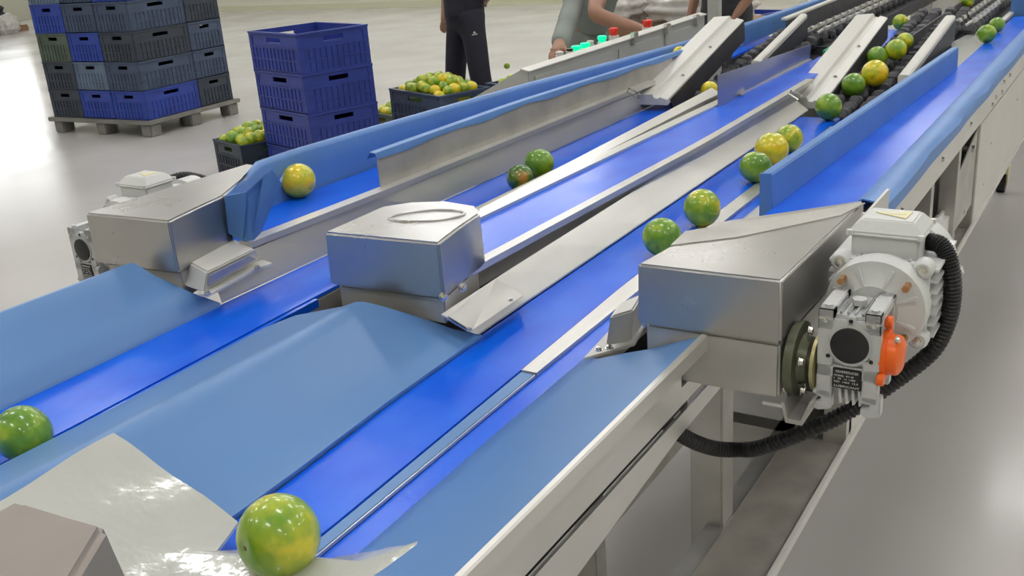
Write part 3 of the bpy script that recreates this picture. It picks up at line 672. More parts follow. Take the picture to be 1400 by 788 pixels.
tag(MB().tube(pth, lambda i: .0112 if i % 3 else .0097, 16).build('corrugated_conduit', M['black'], smooth=0), 'black corrugated conduit looping from the near motor under the right steel cover', 'cable')
cp2 = [Vector(c)+Vector((-1.452, .03, -.055)) for c in ((-.204, 1.27, 1.09), (-.18, 1.29, 1.10), (-.16, 1.31, 1.098), (-.10, 1.38, 1.05), (-.08, 1.45, .98), (-.08, 1.5, .9))]
cp2 = [P(232, 246, y=1.42), P(250, 241, y=1.45), P(268, 243, y=1.48), P(285, 250, y=1.5), P(300, 275, y=1.5), P(305, 300, y=1.5)]
tag(MB().tube(smooth_path(cp2, 16), lambda i: .0105 if i % 3 else .009, 14).build('corrugated_conduit', M['black'], smooth=0), 'black corrugated conduit behind the left steel cover', 'cable')

# ------------------------------------------------------------------ inclined cup conveyors
def zcup(y): return .90+(y-2.95)*.10          # top of the rubber cups
def cup_conveyor(label, coverA, coverB, y0, y1, x_c, wd):
    """two pale covers with dark inner plates, dark rubber cups between them"""
    t = thing('cup_conveyor', (x_c, y0, .80), label, 'conveyor')
    for (x0, x1, ya, za, yb, zb, side) in (coverA, coverB):
        w = x1-x0; h = .03
        prof = [(x0, -h), (x0, 0), (x0+w*.55, .004), (x0+w*.6, -.008), (x0+w*.72, -.010), (x0+w*.76, -.004), (x1, -.012), (x1, -h)]
        if not side: prof = [(x0, -h), (x0, -.003), (x0+.006, .002), (x1-.006, .002), (x1, -.003), (x1, -h)]
        a = [Vector((x, ya, za+z)) for x, z in prof]; b = [Vector((x, yb, zb+z)) for x, z in prof]; n = len(prof)
        c = MB().add(a+b, [tuple(range(n)), tuple(range(2*n-1, n-1, -1))]+[(i, n+i, n+(i+1) % n, (i+1) % n) for i in range(n)]).build('rail_cover', M['ivory'], t, smooth=20, bevel=.001)
        MB().prism([(x1-.006, ya+.02, za-.014), (x1-.006, yb, zb-.014), (x1-.006, yb+.01, zb-.085), (x1-.006, ya+.06, za-.075)], (.008, 0, 0)).build('dark_side_plate', M['rubber_side'], c)
        if side:
            for s_ in (.25, .6): screw((x0+w*.82, ya+(yb-ya)*s_, za+(zb-za)*s_-.005), .005, c)
    for r in range(int((y1-y0)/.07)):
        y = y0+.04+r*.07; z = zcup(y)-.028
        for k in range(wd):
            x = x_c+(k-(wd-1)/2)*.052; q = MB(); rt = random.uniform(0, 1)
            q.lathe((x-.020, y+random.uniform(-.006, .006), z+random.uniform(-.005, .005)), (x+.020, y, z), [(0, .016), (.2, .027), (.8, .027), (1, .016)], 6, rot=rt)
            q.build('rubber_cup', M['rubber'], t, smooth=0, bevel=.002)
    MB().prism([(x_c-.12, y0, zcup(y0)-.075), (x_c+.12, y0, zcup(y0)-.075), (x_c+.12, y1, zcup(y1)-.075), (x_c-.12, y1, zcup(y1)-.075)], (0, 0, -.015)).build('bed_plate', M['rubber_side'], t)
    return t
cupA = cup_conveyor('left inclined cup conveyor with dark rubber cups between pale steel covers',
             (-1.385, -1.27, 2.92, .945, 3.62, 1.108, True), (-1.165, -1.135, 3.40, .982, 3.95, 1.078, False), 3.12, 4.15, -1.19, 4)
cupB = cup_conveyor('right inclined cup conveyor with limes on its dark rubber cups',
             (-.925, -.815, 3.03, .928, 3.84, 1.085, True), (-.640, -.605, 3.20, .974, 3.94, 1.066, False), 2.98, 4.5, -.725, 4)
# ------------------------------------------------------------------ far chain conveyors with pronged cups
def chain_conveyor(label, x, z, y0, y1, n, plates):
    t = thing('chain_conveyor', (x, y0, z-.08), label, 'conveyor')
    st = (y1-y0)/n
    for i in range(n):
        y = y0+st*(i+.5); m1 = MB()
        m1.lathe((x-.05, y, z), (x+.05, y, z), [(0, .012), (.1, .026), (.35, .020), (.5, .012), (.65, .020), (.9, .026), (1, .012)], 8, rot=i*.3)
        m1.build('rubber_cup', M['rubber'], t, smooth=0)
        m2 = MB()
        for sx in (-.035, .02):
            m2.bar((x+sx-.004, y-.014, z+.016), (x+sx+.03, y+.020, z+.036), .009, .012); m2.bar((x+sx, y+.020, z+.024), (x+sx+.028, y-.006, z+.040), .008, .010)
        m2.build('prong', M['ivory'], t)
    MB().box(x-.07, x+.07, y0, y1, z-.08, z-.03).build('bed_plate', M['rubber_side'], t)
    for nm, pts, vec, mt in plates: MB().prism(pts, vec).build(nm, mt, t)
    return t
x1 = -1.12
chain_conveyor('far left chain of pronged dark cups beyond the bluish steel fence', x1, .985, 3.95, 6.4, 22,
    [('back_plate', [(x1-.075, 3.9, .98), (x1-.075, 6.6, .98), (x1-.075, 6.6, 1.07), (x1-.075, 3.9, 1.06)], (-.006, 0, 0), M['rubber']),
     ('top_edge', [(x1-.10, 3.9, 1.062), (x1-.075, 3.9, 1.062), (x1-.075, 6.6, 1.072), (x1-.10, 6.6, 1.072)], (0, 0, .008), M['ivory']),
     ('green_strip', [(x1+.075, 3.85, .93), (x1+.085, 3.85, .93), (x1+.085, 4.7, .95), (x1+.075, 4.7, .95)], (0, 0, .025), M['green'])])
plate('guard_plate', 'pale steel plate below the green strip of the far left chain conveyor', [(1107, 95), (1160, 68), (1185, 48), (1150, 90), (1108, 118)], z=.93, th=.004, mt=M['steel'])
x2 = -.62
chain_conveyor('far right chain of pronged dark cups at the top right', x2, .985, 4.15, 6.6, 24,
    [('back_plate', [(x2-.09, 3.7, .93), (x2-.09, 6.8, .95), (x2-.09, 6.8, 1.06), (x2-.09, 3.7, 1.02)], (-.006, 0, 0), M['rubber']),
     ('side_lip', [(x2+.085, 4.1, .965), (x2+.105, 4.1, .965), (x2+.105, 6.8, .965), (x2+.085, 6.8, .965)], (0, 0, .012), M['ivory'])])
plate('transfer_plate', 'pale bent steel plate left of the two limes on the far right belt', [(1300, 58), (1338, 40), (1358, 30), (1356, 60), (1316, 92), (1308, 92)], z=.968, th=.006, mt=M['white'])
# patch of belt under the far lime
plate('feed_belt', 'small blue feed belt patch under the farthest lime behind the right cup conveyor', [(1195, 72), (1190, 58), (1214, 40), (1248, 40), (1240, 50), (1222, 62)], z=.95, th=.01, mt=M['belt'], cat='conveyor belt')
plate('feed_belt', 'blue belt end glimpsed behind the left cup conveyor cover', [(1000, 78), (1005, 66), (1040, 48), (1062, 50), (1030, 64)], z=.95, th=.01, mt=M['belt'], cat='conveyor belt')
plate('transfer_plate', 'pale steel plate left of the farthest lime', [(1192, 55), (1200, 30), (1226, 38), (1210, 48)], z=.945, th=.006, mt=M['white'])
# latch at belt ends
for lbl, pts in (('small wire latch at the far end of the left steel slope', [(857, 126), (872, 134), (874, 128), (860, 121)]), ('small wire latch at the far end of the empty belt', [(1078, 128), (1092, 137), (1096, 131), (1082, 124)])):
    q = [P(a, b, z=.985) for a, b in pts]
    tag(MB().tube(q+[q[0]], .0025, 6).build('wire_latch', M['chrome']), lbl, 'latch')
# ------------------------------------------------------------------ limes
def lime_mesh(name, mt, seg=28, rings=18):
    bm = bmesh.new(); bmesh.ops.create_uvsphere(bm, u_segments=seg, v_segments=rings, radius=1)
    for v in bm.verts:
        r = math.hypot(v.co.x, v.co.y)
        if v.co.z > 0: v.co.z -= .10*math.exp(-(r/.18)**2)
        else: v.co.z -= .05*math.exp(-(r/.14)**2)
        v.co.z *= .96
    for f in bm.faces: f.smooth = True
    me = bpy.data.meshes.new(name); bm.to_mesh(me); bm.free(); me.materials.append(mt); return me
LM = {k: lime_mesh('lime', M['lime_'+k]) for k in ('green', 'mix', 'yellow', 'dark')}
LS = {k: lime_mesh('lime', M['lime_'+k], 14, 9) for k in ('green', 'mix', 'yellow', 'dark')}
bm = bmesh.new(); bmesh.ops.create_cone(bm, cap_ends=True, segments=10, radius1=.075, radius2=.05, depth=.05)
scar_me = bpy.data.meshes.new('stem_scar'); bm.to_mesh(scar_me); bm.free(); scar_me.materials.append(mat('stem_scar', (.20, .17, .05), .7))
def lime(px, py, dpx, z, kind, label, rot=None, name='lime'):
    """a lime resting on the plane z, as wide in the photo as dpx pixels: its radius follows from its distance"""
    r = .036
    for _ in range(6):
        c = P(px, py, z=z+r); D = (RM @ (c-CAMPOS)).z; r = dpx*D/F/2
    o = bpy.data.objects.new(name, LM[kind]); COL.objects.link(o); o.location = (c.x, c.y, z+r*.99); o.scale = (r, r, r)
    o.rotation_euler = rot or (random.uniform(0, 6), random.uniform(0, 6), random.uniform(0, 6))
    s = bpy.data.objects.new('stem_scar', scar_me); COL.objects.link(s); s.parent = o; s.location = (0, 0, .875)
    return tag(o, label, 'fruit', 'limes riding on the belts')
L_ = [
 (381, 733, 117, .925, 'mix', 'largest lime, yellow-green, rolling off the near end of the main belt'),
 (31, 592, 78, LB, 'green', 'green lime cut by the left picture edge on the left low belt'),
 (905, 324, 54, LB, 'green', 'green lime partly hidden by the right steel cover on the main belt'),
 (960, 284, 52, LB, 'mix', 'green lime with a yellow spot on the main belt behind the right cover corner'),
 (1033, 228, 44, LB, 'green', 'round green lime on the main belt, front one of the cluster of three'),
 (1055, 204, 46, LB, 'yellow', 'yellow lime in the middle of the cluster of three on the main belt'),
 (1079, 189, 38, LB, 'mix', 'yellow-green lime, back one of the cluster of three on the main belt'),
 (1133, 146, 37, LB, 'green', 'green lime alone at the far end of the main belt'),
 (711, 243, 37, LB, 'dark', 'dark green lime with a russet patch on the left low belt'),
 (737, 224, 42, LB, 'green', 'green lime touching the russet one on the left low belt'),
 (408, 247, 48, HB, 'yellow', 'yellow lime at the near end of the outer left belt'),
 (1167, 116, 32, .905, 'green', 'dark green lime lowest on the right cup conveyor'),
 (1196, 100, 36, .925, 'yellow', 'orange-yellow lime on the right cup conveyor'),
 (1199, 78, 29, .945, 'green', 'green lime just behind the orange-yellow one on the cup conveyor'),
 (1225, 68, 29, .965, 'mix', 'green lime with a yellow top on the cup conveyor'),
 (1237, 56, 23, .985, 'mix', 'small pale green lime highest on the right cup conveyor'),
 (1231, 30, 21, .95, 'mix', 'yellow-green lime on the small feed belt behind the right cup conveyor'),
 (1349, 46, 25, HB, 'green', 'green lime, nearer of the two at the far right'),
 (1363, 34, 21, HB, 'green', 'green lime, farther of the two at the far right'),
 (970, 123, 24, .90, 'yellow', 'yellow lime low in the left cup conveyor'),
 (929, 73, 20, HB, 'yellow', 'yellow lime on the outer belt showing above the left incline cover'),
 (939, 68, 17, HB, 'mix', 'second yellowish lime peeping over the left incline cover'),
 (1322, 1, 20, 1.0, 'mix', 'lime cut by the top picture edge on the far right chain conveyor'),
]
for a in L_: lime(*a)

# ------------------------------------------------------------------ crates
def crate_meshes(L, W, H):
    """a ribbed plastic crate, origin at its near-left bottom corner: walls with handle slots and rims"""
    body = MB(); th = .012
    body.box(0, L, 0, W, 0, .012)
    def wall(p, d, n, ln):     # p start, d along, n outward normal
        p, d, n = Vector(p), Vector(d), Vector(n)
        def slab(u0, u1, z0, z1, o0=0, o1=th):
            q = [p+d*u+Vector((0, 0, z))-n*o for o in (o0, o1) for u, z in ((u0, z0), (u1, z0), (u1, z1), (u0, z1))]
            body.add(q, [(0, 1, 2, 3), (7, 6, 5, 4), (0, 4, 5, 1), (1, 5, 6, 2), (2, 6, 7, 3), (3, 7, 4, 0)])
        hz0, hz1 = H*.74, H*.86; a, b = ln*.36, ln*.64
        slab(0, ln, 0, hz0, .006, .006+th); slab(0, ln, hz1, H, .006, .006+th); slab(0, a, hz0, hz1, .006, .006+th); slab(b, ln, hz0, hz1, .006, .006+th)
        for z in (.0, H*.3, H*.60, H*.90): slab(0, ln, z, z+.008, -.0, .008)
        slab(0, ln, H-.012, H, -.004, .01)
        k = .03
        while k < ln-.02:
            slab(k, k+.005, .005, H*.62, .0, .008); k += .045 if ln > .5 else .04
        slab(0, .035, 0, H-.01, .001, .01); slab(ln-.035, ln, 0, H-.01, .001, .01)
    wall((0, 0, 0), (1, 0, 0), (0, -1, 0), L); wall((0, W, 0), (1, 0, 0), (0, 1, 0), L)
    wall((0, 0, 0), (0, 1, 0), (-1, 0, 0), W); wall((L, 0, 0), (0, 1, 0), (1, 0, 0), W)
    return body
crate_cache = {}
def crate(x, y, z, th, L, W, H, mt, label, group=None):
    """corner nearest the viewer at (x,y); th = direction of the side L"""
    key = (round(L, 3), round(W, 3), round(H, 3), mt)
    if key not in crate_cache:
        o = crate_meshes(L, W, H).build('plastic_crate', M[mt], origin=(0, 0, 0), smooth=0); crate_cache[key] = o.data
    else:
        o = bpy.data.objects.new('plastic_crate', crate_cache[key]); COL.objects.link(o)
    o.location = (x, y, z); o.rotation_euler = (0, 0, th)
    return tag(o, label, 'crate', group)
# stack of four blue crates
C = Vector((-4.263, 4.449)); H = .2385
for k, lb in enumerate(('lowest crate of the separate blue stack, hidden behind the outer wall', 'royal blue crate third from the top of the separate stack', 'royal blue crate second from the top of the separate stack', 'empty royal blue crate on top of the separate stack behind the outer wall')):
    crate(C.x-.004*k, C.y, k*H, 1.28, .5, .6, H, 'blue_crate', lb, 'blue crates in the separate stack')
# crates of limes on the floor
def lime_crate(cx, cy, z0, th, L, W, H, mt, label, n1, n2, sz, gname, heap_label, peak=.06):
    crate(cx, cy, z0, th, L, W, H, mt, label)
    d1 = Vector((math.cos(th), math.sin(th))); d2 = Vector((-math.sin(th), math.cos(th)))
    top = z0+H-.02
    # base fill: a lumpy heap nobody can count
    fill = MB(); g = 9; rows = []
    for i in range(g+1):
        u = .03+(L-.06)*i/g; row = []
        for j in range(g+1):
            v = .03+(W-.06)*j/g; hh = math.sin(PI*i/g)*math.sin(PI*j/g)
            q = Vector((cx, cy))+d1*u+d2*v; row.append((q.x, q.y, top-.045+peak*hh))
        rows.append(row)
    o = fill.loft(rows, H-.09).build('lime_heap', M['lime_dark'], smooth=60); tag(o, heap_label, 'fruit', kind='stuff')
    for i in range(n1):
        for j in range(n2):
            u = .045+(L-.09)*(i+.5*(j % 2)*.6+.2)/(n1-.2); v = .045+(W-.09)*(j+.5)/n2
            u += random.uniform(-.008, .008); v += random.uniform(-.008, .008)
            u = min(L-.045, max(.045, u)); v = min(W-.045, max(.045, v))
            hh = math.sin(PI*u/L)*math.sin(PI*v/W)
            q = Vector((cx, cy))+d1*u+d2*v; kind = random.choice(['green', 'mix', 'mix', 'mix', 'mix', 'yellow'])
            ob = bpy.data.objects.new('lime', LS[kind]); COL.objects.link(ob); r = sz*random.uniform(.98, 1.14)
            ob.location = (q.x, q.y, top-.03+peak*1.1*hh+random.uniform(0, .012)+r*.45); ob.scale = (r, r, r)
            ob.rotation_euler = (random.uniform(0, 6), random.uniform(0, 6), 0)
            tag(ob, gname[0], 'fruit', gname[1])
p = P(328, 199, z=.24)
lime_crate(p.x, p.y, 0, 1.25, .44, .42, .235, 'dark_crate', 'dark crate of limes on the floor left of the separate blue stack', 6, 5, .041,
    ('lime heaped in the dark crate left of the separate blue stack', 'limes in the crate left of the blue stack'), 'limes filling the dark crate left of the separate blue stack', .085)
p = P(600, 132, z=.48)
crate(p.x, p.y, 0, 1.2, .40, .62, .24, 'slate_crate', 'lower slate crate under the lime crate in front of the standing person')
lime_crate(p.x, p.y, .24, 1.2, .40, .62, .24, 'slate_crate', 'slate blue crate heaped with limes in front of the standing person', 5, 7, .037,
    ('lime heaped in the slate crate in front of the standing person', 'limes in the crate before the standing person'), 'limes filling the slate crate in front of the standing person', .09)
p = P(540, 158, z=.24)
lime_crate(p.x, p.y, 0, 1.25, .42, .40, .235, 'green_crate', 'dark green crate of limes just right of the separate blue stack', 5, 5, .038,
    ('lime in the dark green crate right of the separate blue stack', 'limes in the dark green crate'), 'limes filling the dark green crate', .05)
p = P(738, 122, z=.48)
crate(p.x, p.y, 0, 1.25, .42, .55, .24, 'slate_crate', 'lower slate crate under the farthest lime crate beside the grey cabinet')
lime_crate(p.x, p.y, .24, 1.25, .42, .55, .24, 'slate_crate', 'farthest lime crate, between the standing person and the grey cabinet', 5, 6, .036,
    ('lime in the farthest crate beside the grey cabinet', 'limes in the farthest crate'), 'limes filling the farthest crate', .05)
p = P(693, 90, y=6.4)
o = bpy.data.objects.new('lime', LM['mix']); COL.objects.link(o); o.location = p; o.scale = (.024,)*3
tag(o, 'single lime dropping in mid-air above the farthest crate', 'fruit')

# ------------------------------------------------------------------ pallet with stacked crates
PC = Vector((-7.0, 5.42)); th = 1.62; H = .24
d1 = Vector((math.cos(th), math.sin(th))); d2 = Vector((-math.sin(th), math.cos(th)))   # d1 away (1.0), d2 to the left (1.2)
t = thing('pallet', (PC.x, PC.y, 0), 'grey plastic pallet on block feet carrying the tall crate stack at the left', 'pallet')
def pq(u, v): q = PC+d1*u+d2*v; return q.x, q.y
def pbox(u0, u1, v0, v1, z0, z1): 
    return MB().prism([(*pq(u0, v0), z1), (*pq(u1, v0), z1), (*pq(u1, v1), z1), (*pq(u0, v1), z1)], (0, 0, z0-z1))
pbox(-.03, 1.05, -.03, 1.25, .105, .14).build('deck', M['pallet'], t, bevel=.005)
for u in (0, .46, .92):
    for v in (0, .55, 1.1): pbox(u, u+.12, v, v+.12, 0, .105).build('block_foot', M['pallet'], t, bevel=.008)
colmats = {0: ['blue_crate2', 'slate_crate', 'dark_crate', 'slate_crate', 'blue_crate2', 'slate_crate', 'blue_crate'],
           1: ['blue_crate2', 'pale_crate', 'blue_crate2', 'slate_crate', 'slate_crate', 'blue_crate2', 'dark_crate'],
           2: ['dark_crate', 'dark_crate', 'green_crate', 'blue_crate2', 'pale_crate', 'pale_crate', 'dark_crate'],
           3: ['dark_crate', 'slate_crate', 'slate_crate', 'dark_crate', 'slate_crate', 'slate_crate', 'blue_crate'],
           4: ['dark_crate', 'slate_crate', 'dark_crate', 'blue_crate2', 'slate_crate', 'dark_crate', 'slate_crate']}
ordn = ['bottom', 'second', 'third', 'fourth', 'fifth', 'sixth', 'top']
cn = {'blue_crate2': 'bright blue', 'slate_crate': 'slate blue', 'dark_crate': 'dark slate', 'pale_crate': 'grey-blue', 'green_crate': 'grey-green', 'blue_crate': 'deep blue'}
where = ['near corner column', 'middle front column', 'left front column', 'right rear column', 'left rear column']
for k in range(7):
    for c, (u, v, a, b) in enumerate(((0, 0, .6, .4), (0, .4, .6, .4), (0, .8, .6, .4), (.6, 0, .4, .6), (.6, .6, .4, .6))):
        mt = colmats[c][k]; q = pq(u+.003, v+.003)
        crate(q[0], q[1], .14+k*H, th, a-.006, b-.006, H-.001, mt, '%s crate, %s of the %s in the tall pallet stack' % (cn[mt], ordn[k], where[c]), 'crates stacked on the pallet')

# ------------------------------------------------------------------ grey control cabinet with buttons
cx = -1.80
t = thing('control_cabinet', (cx-.14, 2.95, 0), 'long grey control cabinet behind the outer wall with buttons along its top', 'cabinet')
def zc(y): return 1.016+(y-2.965)/(4.59-2.965)*.008
MB().prism([(cx, 2.965, .62), (cx, 2.965, 1.008), (cx-.03, 2.965, 1.012), (cx-.34, 2.965, .86), (cx-.34, 2.965, .62)], (0, 1.625, .006)).build('body', M['cabinet'], t, bevel=.003)
MB().prism([(cx+.007, 2.96, 1.004), (cx+.007, 4.6, 1.012), (cx-.03, 4.6, 1.020), (cx-.03, 2.96, 1.012)], (0, 0, .005)).build('top_frame', M['ivory'], t, bevel=.001)
MB().box(cx, cx+.005, 3.0, 3.62, .66, .985).build('door_panel', M['cabinet'], t, bevel=.002)
for y0 in (3.66, 4.12):
    MB().box(cx, cx+.005, y0, y0+.43, .66, .90).build('door_panel', M['cabinet'], t, bevel=.002)
    MB().box(cx, cx+.005, y0, y0+.43, .91, .985).build('door_panel', M['cabinet'], t, bevel=.002)
for px, py in ((866, 49), (911, 37), (951, 25)):
    p = P(px, py, x=cx+.006); MB().box(cx, cx+.02, p.y-.02, p.y+.02, p.z-.028, p.z+.014).build('latch', M['chrome'], t, bevel=.002)
for y in (3.05, 4.5): MB().box(cx-.30, cx-.04, y-.03, y+.03, 0, .62).build('leg', M['cabinet'], t)
def button(px, py, mt, h, r, ring='ivory'):
    p = P(px, py, x=cx-.055); z = p.z-h/2
    b = MB().cyl((p.x, p.y, .985), (p.x, p.y, z), r*1.1, 16).build('button_ring', M[ring], t)
    MB().lathe((p.x, p.y, z), (p.x, p.y, z+h), [(0, r*.8), (.4, r*.8), (.45, r), (.9, r), (1, r*.7)], 16).build('button_cap', M[mt], b)
for a in ((788, 66, 'lampgreen', .02, .019), (800, 62, 'lampgreen', .02, .019), (823, 53, 'lampgreen', .025, .018), (839, 43, 'red', .03, .019), (885, 32, 'red', .03, .021), (765, 73, 'ivory', .015, .015), (807, 58, 'ivory', .015, .014), (779, 68, 'black', .01, .014)): button(*a)

# grey upright and things behind the cabinet
p = P(977, 45, x=-2.0)
t = thing('upright_post', (p.x, p.y, 0), 'grey square upright beyond the right end of the control cabinet', 'post')
MB().box(p.x-.03, p.x+.03, p.y-.03, p.y+.03, 0, 2.3).build('post', M['cabinet'], t, bevel=.004)
MB().box(p.x-.06, p.x+.06, p.y-.06, p.y+.06, 0, .01).build('foot_plate', M['cabinet'], t)
p = P(905, 28, y=6.2)
t = thing('work_table', (p.x, 6.3, 0), 'brown table behind the control cabinet carrying bagged goods', 'table')
MB().box(p.x-.75, p.x+.5, 6.2, 6.9, .70, .76).build('table_top', M['carton'], t, bevel=.005)
for dx in (-.7, .44):
    for y in (6.24, 6.84): MB().box(p.x+dx-.03, p.x+dx+.03, y-.03, y+.03, 0, .70).build('leg', M['steel_dark'], t)
def bag(x, y, z, sx, sy, sz, label, mt='bag', name='plastic_bag', cat='bag'):
    bm_ = bmesh.new(); bmesh.ops.create_icosphere(bm_, subdivisions=4, radius=1)
    ph = random.uniform(0, 9)
    for v in bm_.verts:
        f = 1+.09*math.sin(7*v.co.x+ph)+.07*math.sin(9*v.co.y+2*ph)+.06*math.sin(13*v.co.z+ph)
        v.co = Vector((math.copysign(abs(v.co.x)**.7, v.co.x)*sx*f, math.copysign(abs(v.co.y)**.7, v.co.y)*sy*f, max(-.8, v.co.z*f)*sz+.8*sz))
    for f in bm_.faces: f.smooth = True
    me = bpy.data.meshes.new(name); bm_.to_mesh(me); bm_.free(); me.materials.append(M[mt])
    o = bpy.data.objects.new(name, me); COL.objects.link(o); o.location = (x, y, z); return tag(o, label, cat)
bag(p.x-.42, 6.42, .76, .18, .2, .13, 'crumpled clear bag at the left end of the brown table behind the cabinet')
bag(p.x+.17, 6.45, .76, .32, .22, .13, 'long crumpled white bag on the brown table behind the cabinet')
bag(p.x-.1, 6.80, .76, .22, .08, .17, 'dark bag at the back of the brown table', 'shirt2')
q = P(1022, 6, y=7.5)
bag(q.x-.9, 7.6, 0, .3, .3, .5, 'dark sack standing behind the brown table near the grey upright', 'shirt2', 'sack')
# dark blue crates beyond the far left chain conveyor
q = P(1118, 24, z=.72)
for k in range(3):
    crate(q.x-.5, q.y+.2, k*.24, 1.3, .4, .6, .235, 'blue_crate', ['lowest', 'middle', 'topmost'][k]+' deep blue crate beyond the pale steel cover at the top', 'blue crates at the back')
# two white bottles standing on the outer wall end
for i, (a, b) in enumerate(((1098, 10), (1108, 10))):
    q = P(a, 14, x=-1.72); t = thing('bottle', (q.x, q.y, 1.0), 'small clear bottle at the top edge, %s of the pair beyond the blue wall' % ('left' if i == 0 else 'right'), 'bottle', 'bottles beyond the blue wall')
    MB().lathe((q.x, q.y, q.z-.1), (q.x, q.y, q.z+.1), [(0, .025), (.05, .028), (.6, .028), (.75, .012), (.9, .012)], 14).build('body', M['film'], t)
    MB().cyl((q.x, q.y, q.z+.08), (q.x, q.y, q.z+.105), .014, 12).build('cap', M['ivory'], t)
t = thing('work_bench', (-1.78, 5.9, 0), 'narrow bench behind the far end of the outer wall', 'table')
q = P(1098, 14, x=-1.72)
MB().box(-1.92, -1.66, q.y-.5, q.y+.9, q.z-.13, q.z-.1).build('bench_top', M['ivory'], t)
for y in (q.y-.45, q.y+.85): MB().box(-1.9, -1.68, y-.02, y+.02, 0, q.z-.13).build('leg', M['steel_dull'], t)
# beige housing at the top right
t = thing('machine_housing', (-1.0, 7.2, 0), 'beige machine housing with uprights at the top right behind the chain conveyors', 'machine housing')
h0, h1_ = P(1245, 30, y=6.95), P(1300, 10, y=6.95)
MB().box(h0.x, h0.x+.12, 6.92, 6.98, 0, 1.9).build('upright', M['steel_dull'], t, bevel=.004)
MB().box(h0.x+.34, h0.x+.37, 6.93, 6.98, 0, 1.9).build('upright', M['steel_dull'], t)
MB().box(h0.x+.12, h0.x+1.9, 6.98, 7.04, 0, 1.85).build('panel', M['ivory'], t)
MB().box(h0.x-.02, h0.x+.8, 6.9, 7.6, 1.9, 1.94).build('top_plate', M['ivory'], t)
plate('guard_plate', 'pale strip of steel left of the farthest lime under the housing', [(1243, 38), (1262, 28), (1300, 12), (1310, 14), (1260, 42), (1246, 48)], z=.95, mt=M['ivory'], th=.004)
# wrapped goods at the top left corner behind the pallet
q = P(12, 30, z=0); q.x += 3.2; q.y -= 3.0
t = thing('wooden_pallet', (q.x-.8, q.y+1, 0), 'low wooden pallet at the top left corner of the picture', 'pallet')
for k in range(5): MB().box(q.x-1.9, q.x+.25, q.y+.2+k*.22, q.y+.35+k*.22, .1, .12).build('board', M['carton'], t)
for k in range(3): MB().box(q.x-1.9+k*1.0, q.x-1.75+k*1.0, q.y+.2, q.y+1.25, 0, .1).build('bearer', M['carton'], t)
bag(q.x-.9, q.y+.75, .12, .8, .45, .3, 'dark wrapped load on the wooden pallet at the top left', 'shirt2', 'wrapped_load', 'load')
bag(q.x+.55, q.y+.6, 0, .18, .2, .22, 'white bag beside the dark wrapped load at the top left')

# ------------------------------------------------------------------ people
def skin_obj(name, chains, mt, parent, off, sub=2):
    """chains: list of (list of (co, r), attach) -> one skinned mesh; nodes shared by key"""
    verts, edges, rad, idx = [], [], [], {}
    for ch in chains:
        prev = None
        for key, co, r in ch:
            if key not in idx: idx[key] = len(verts); verts.append(Vector(co)-off); rad.append(r)
            i = idx[key]
            if prev is not None and prev != i: edges.append((prev, i))
            prev = i
    me = bpy.data.meshes.new(name); me.from_pydata(verts, edges, []); o = bpy.data.objects.new(name, me); COL.objects.link(o)
    sm = o.modifiers.new('skin', 'SKIN'); sm.use_smooth_shade = True
    if not me.skin_vertices: me.skin_vertices.new()
    for i, r in enumerate(rad):
        rr = r if isinstance(r, tuple) else (r, r); me.skin_vertices[0].data[i].radius = rr
        me.skin_vertices[0].data[i].use_root = (i == 0)
    ss = o.modifiers.new('sub', 'SUBSURF'); ss.levels = ss.render_levels = sub
    dg = bpy.context.evaluated_depsgraph_get(); m2 = bpy.data.meshes.new_from_object(o.evaluated_get(dg)); m2.name = name
    for f in m2.polygons: f.use_smooth = True
    m2.materials.clear(); m2.materials.append(mt)
    bpy.data.objects.remove(o); bpy.data.meshes.remove(me)
    n = bpy.data.objects.new(name, m2); COL.objects.link(n); n.parent = parent
    return n
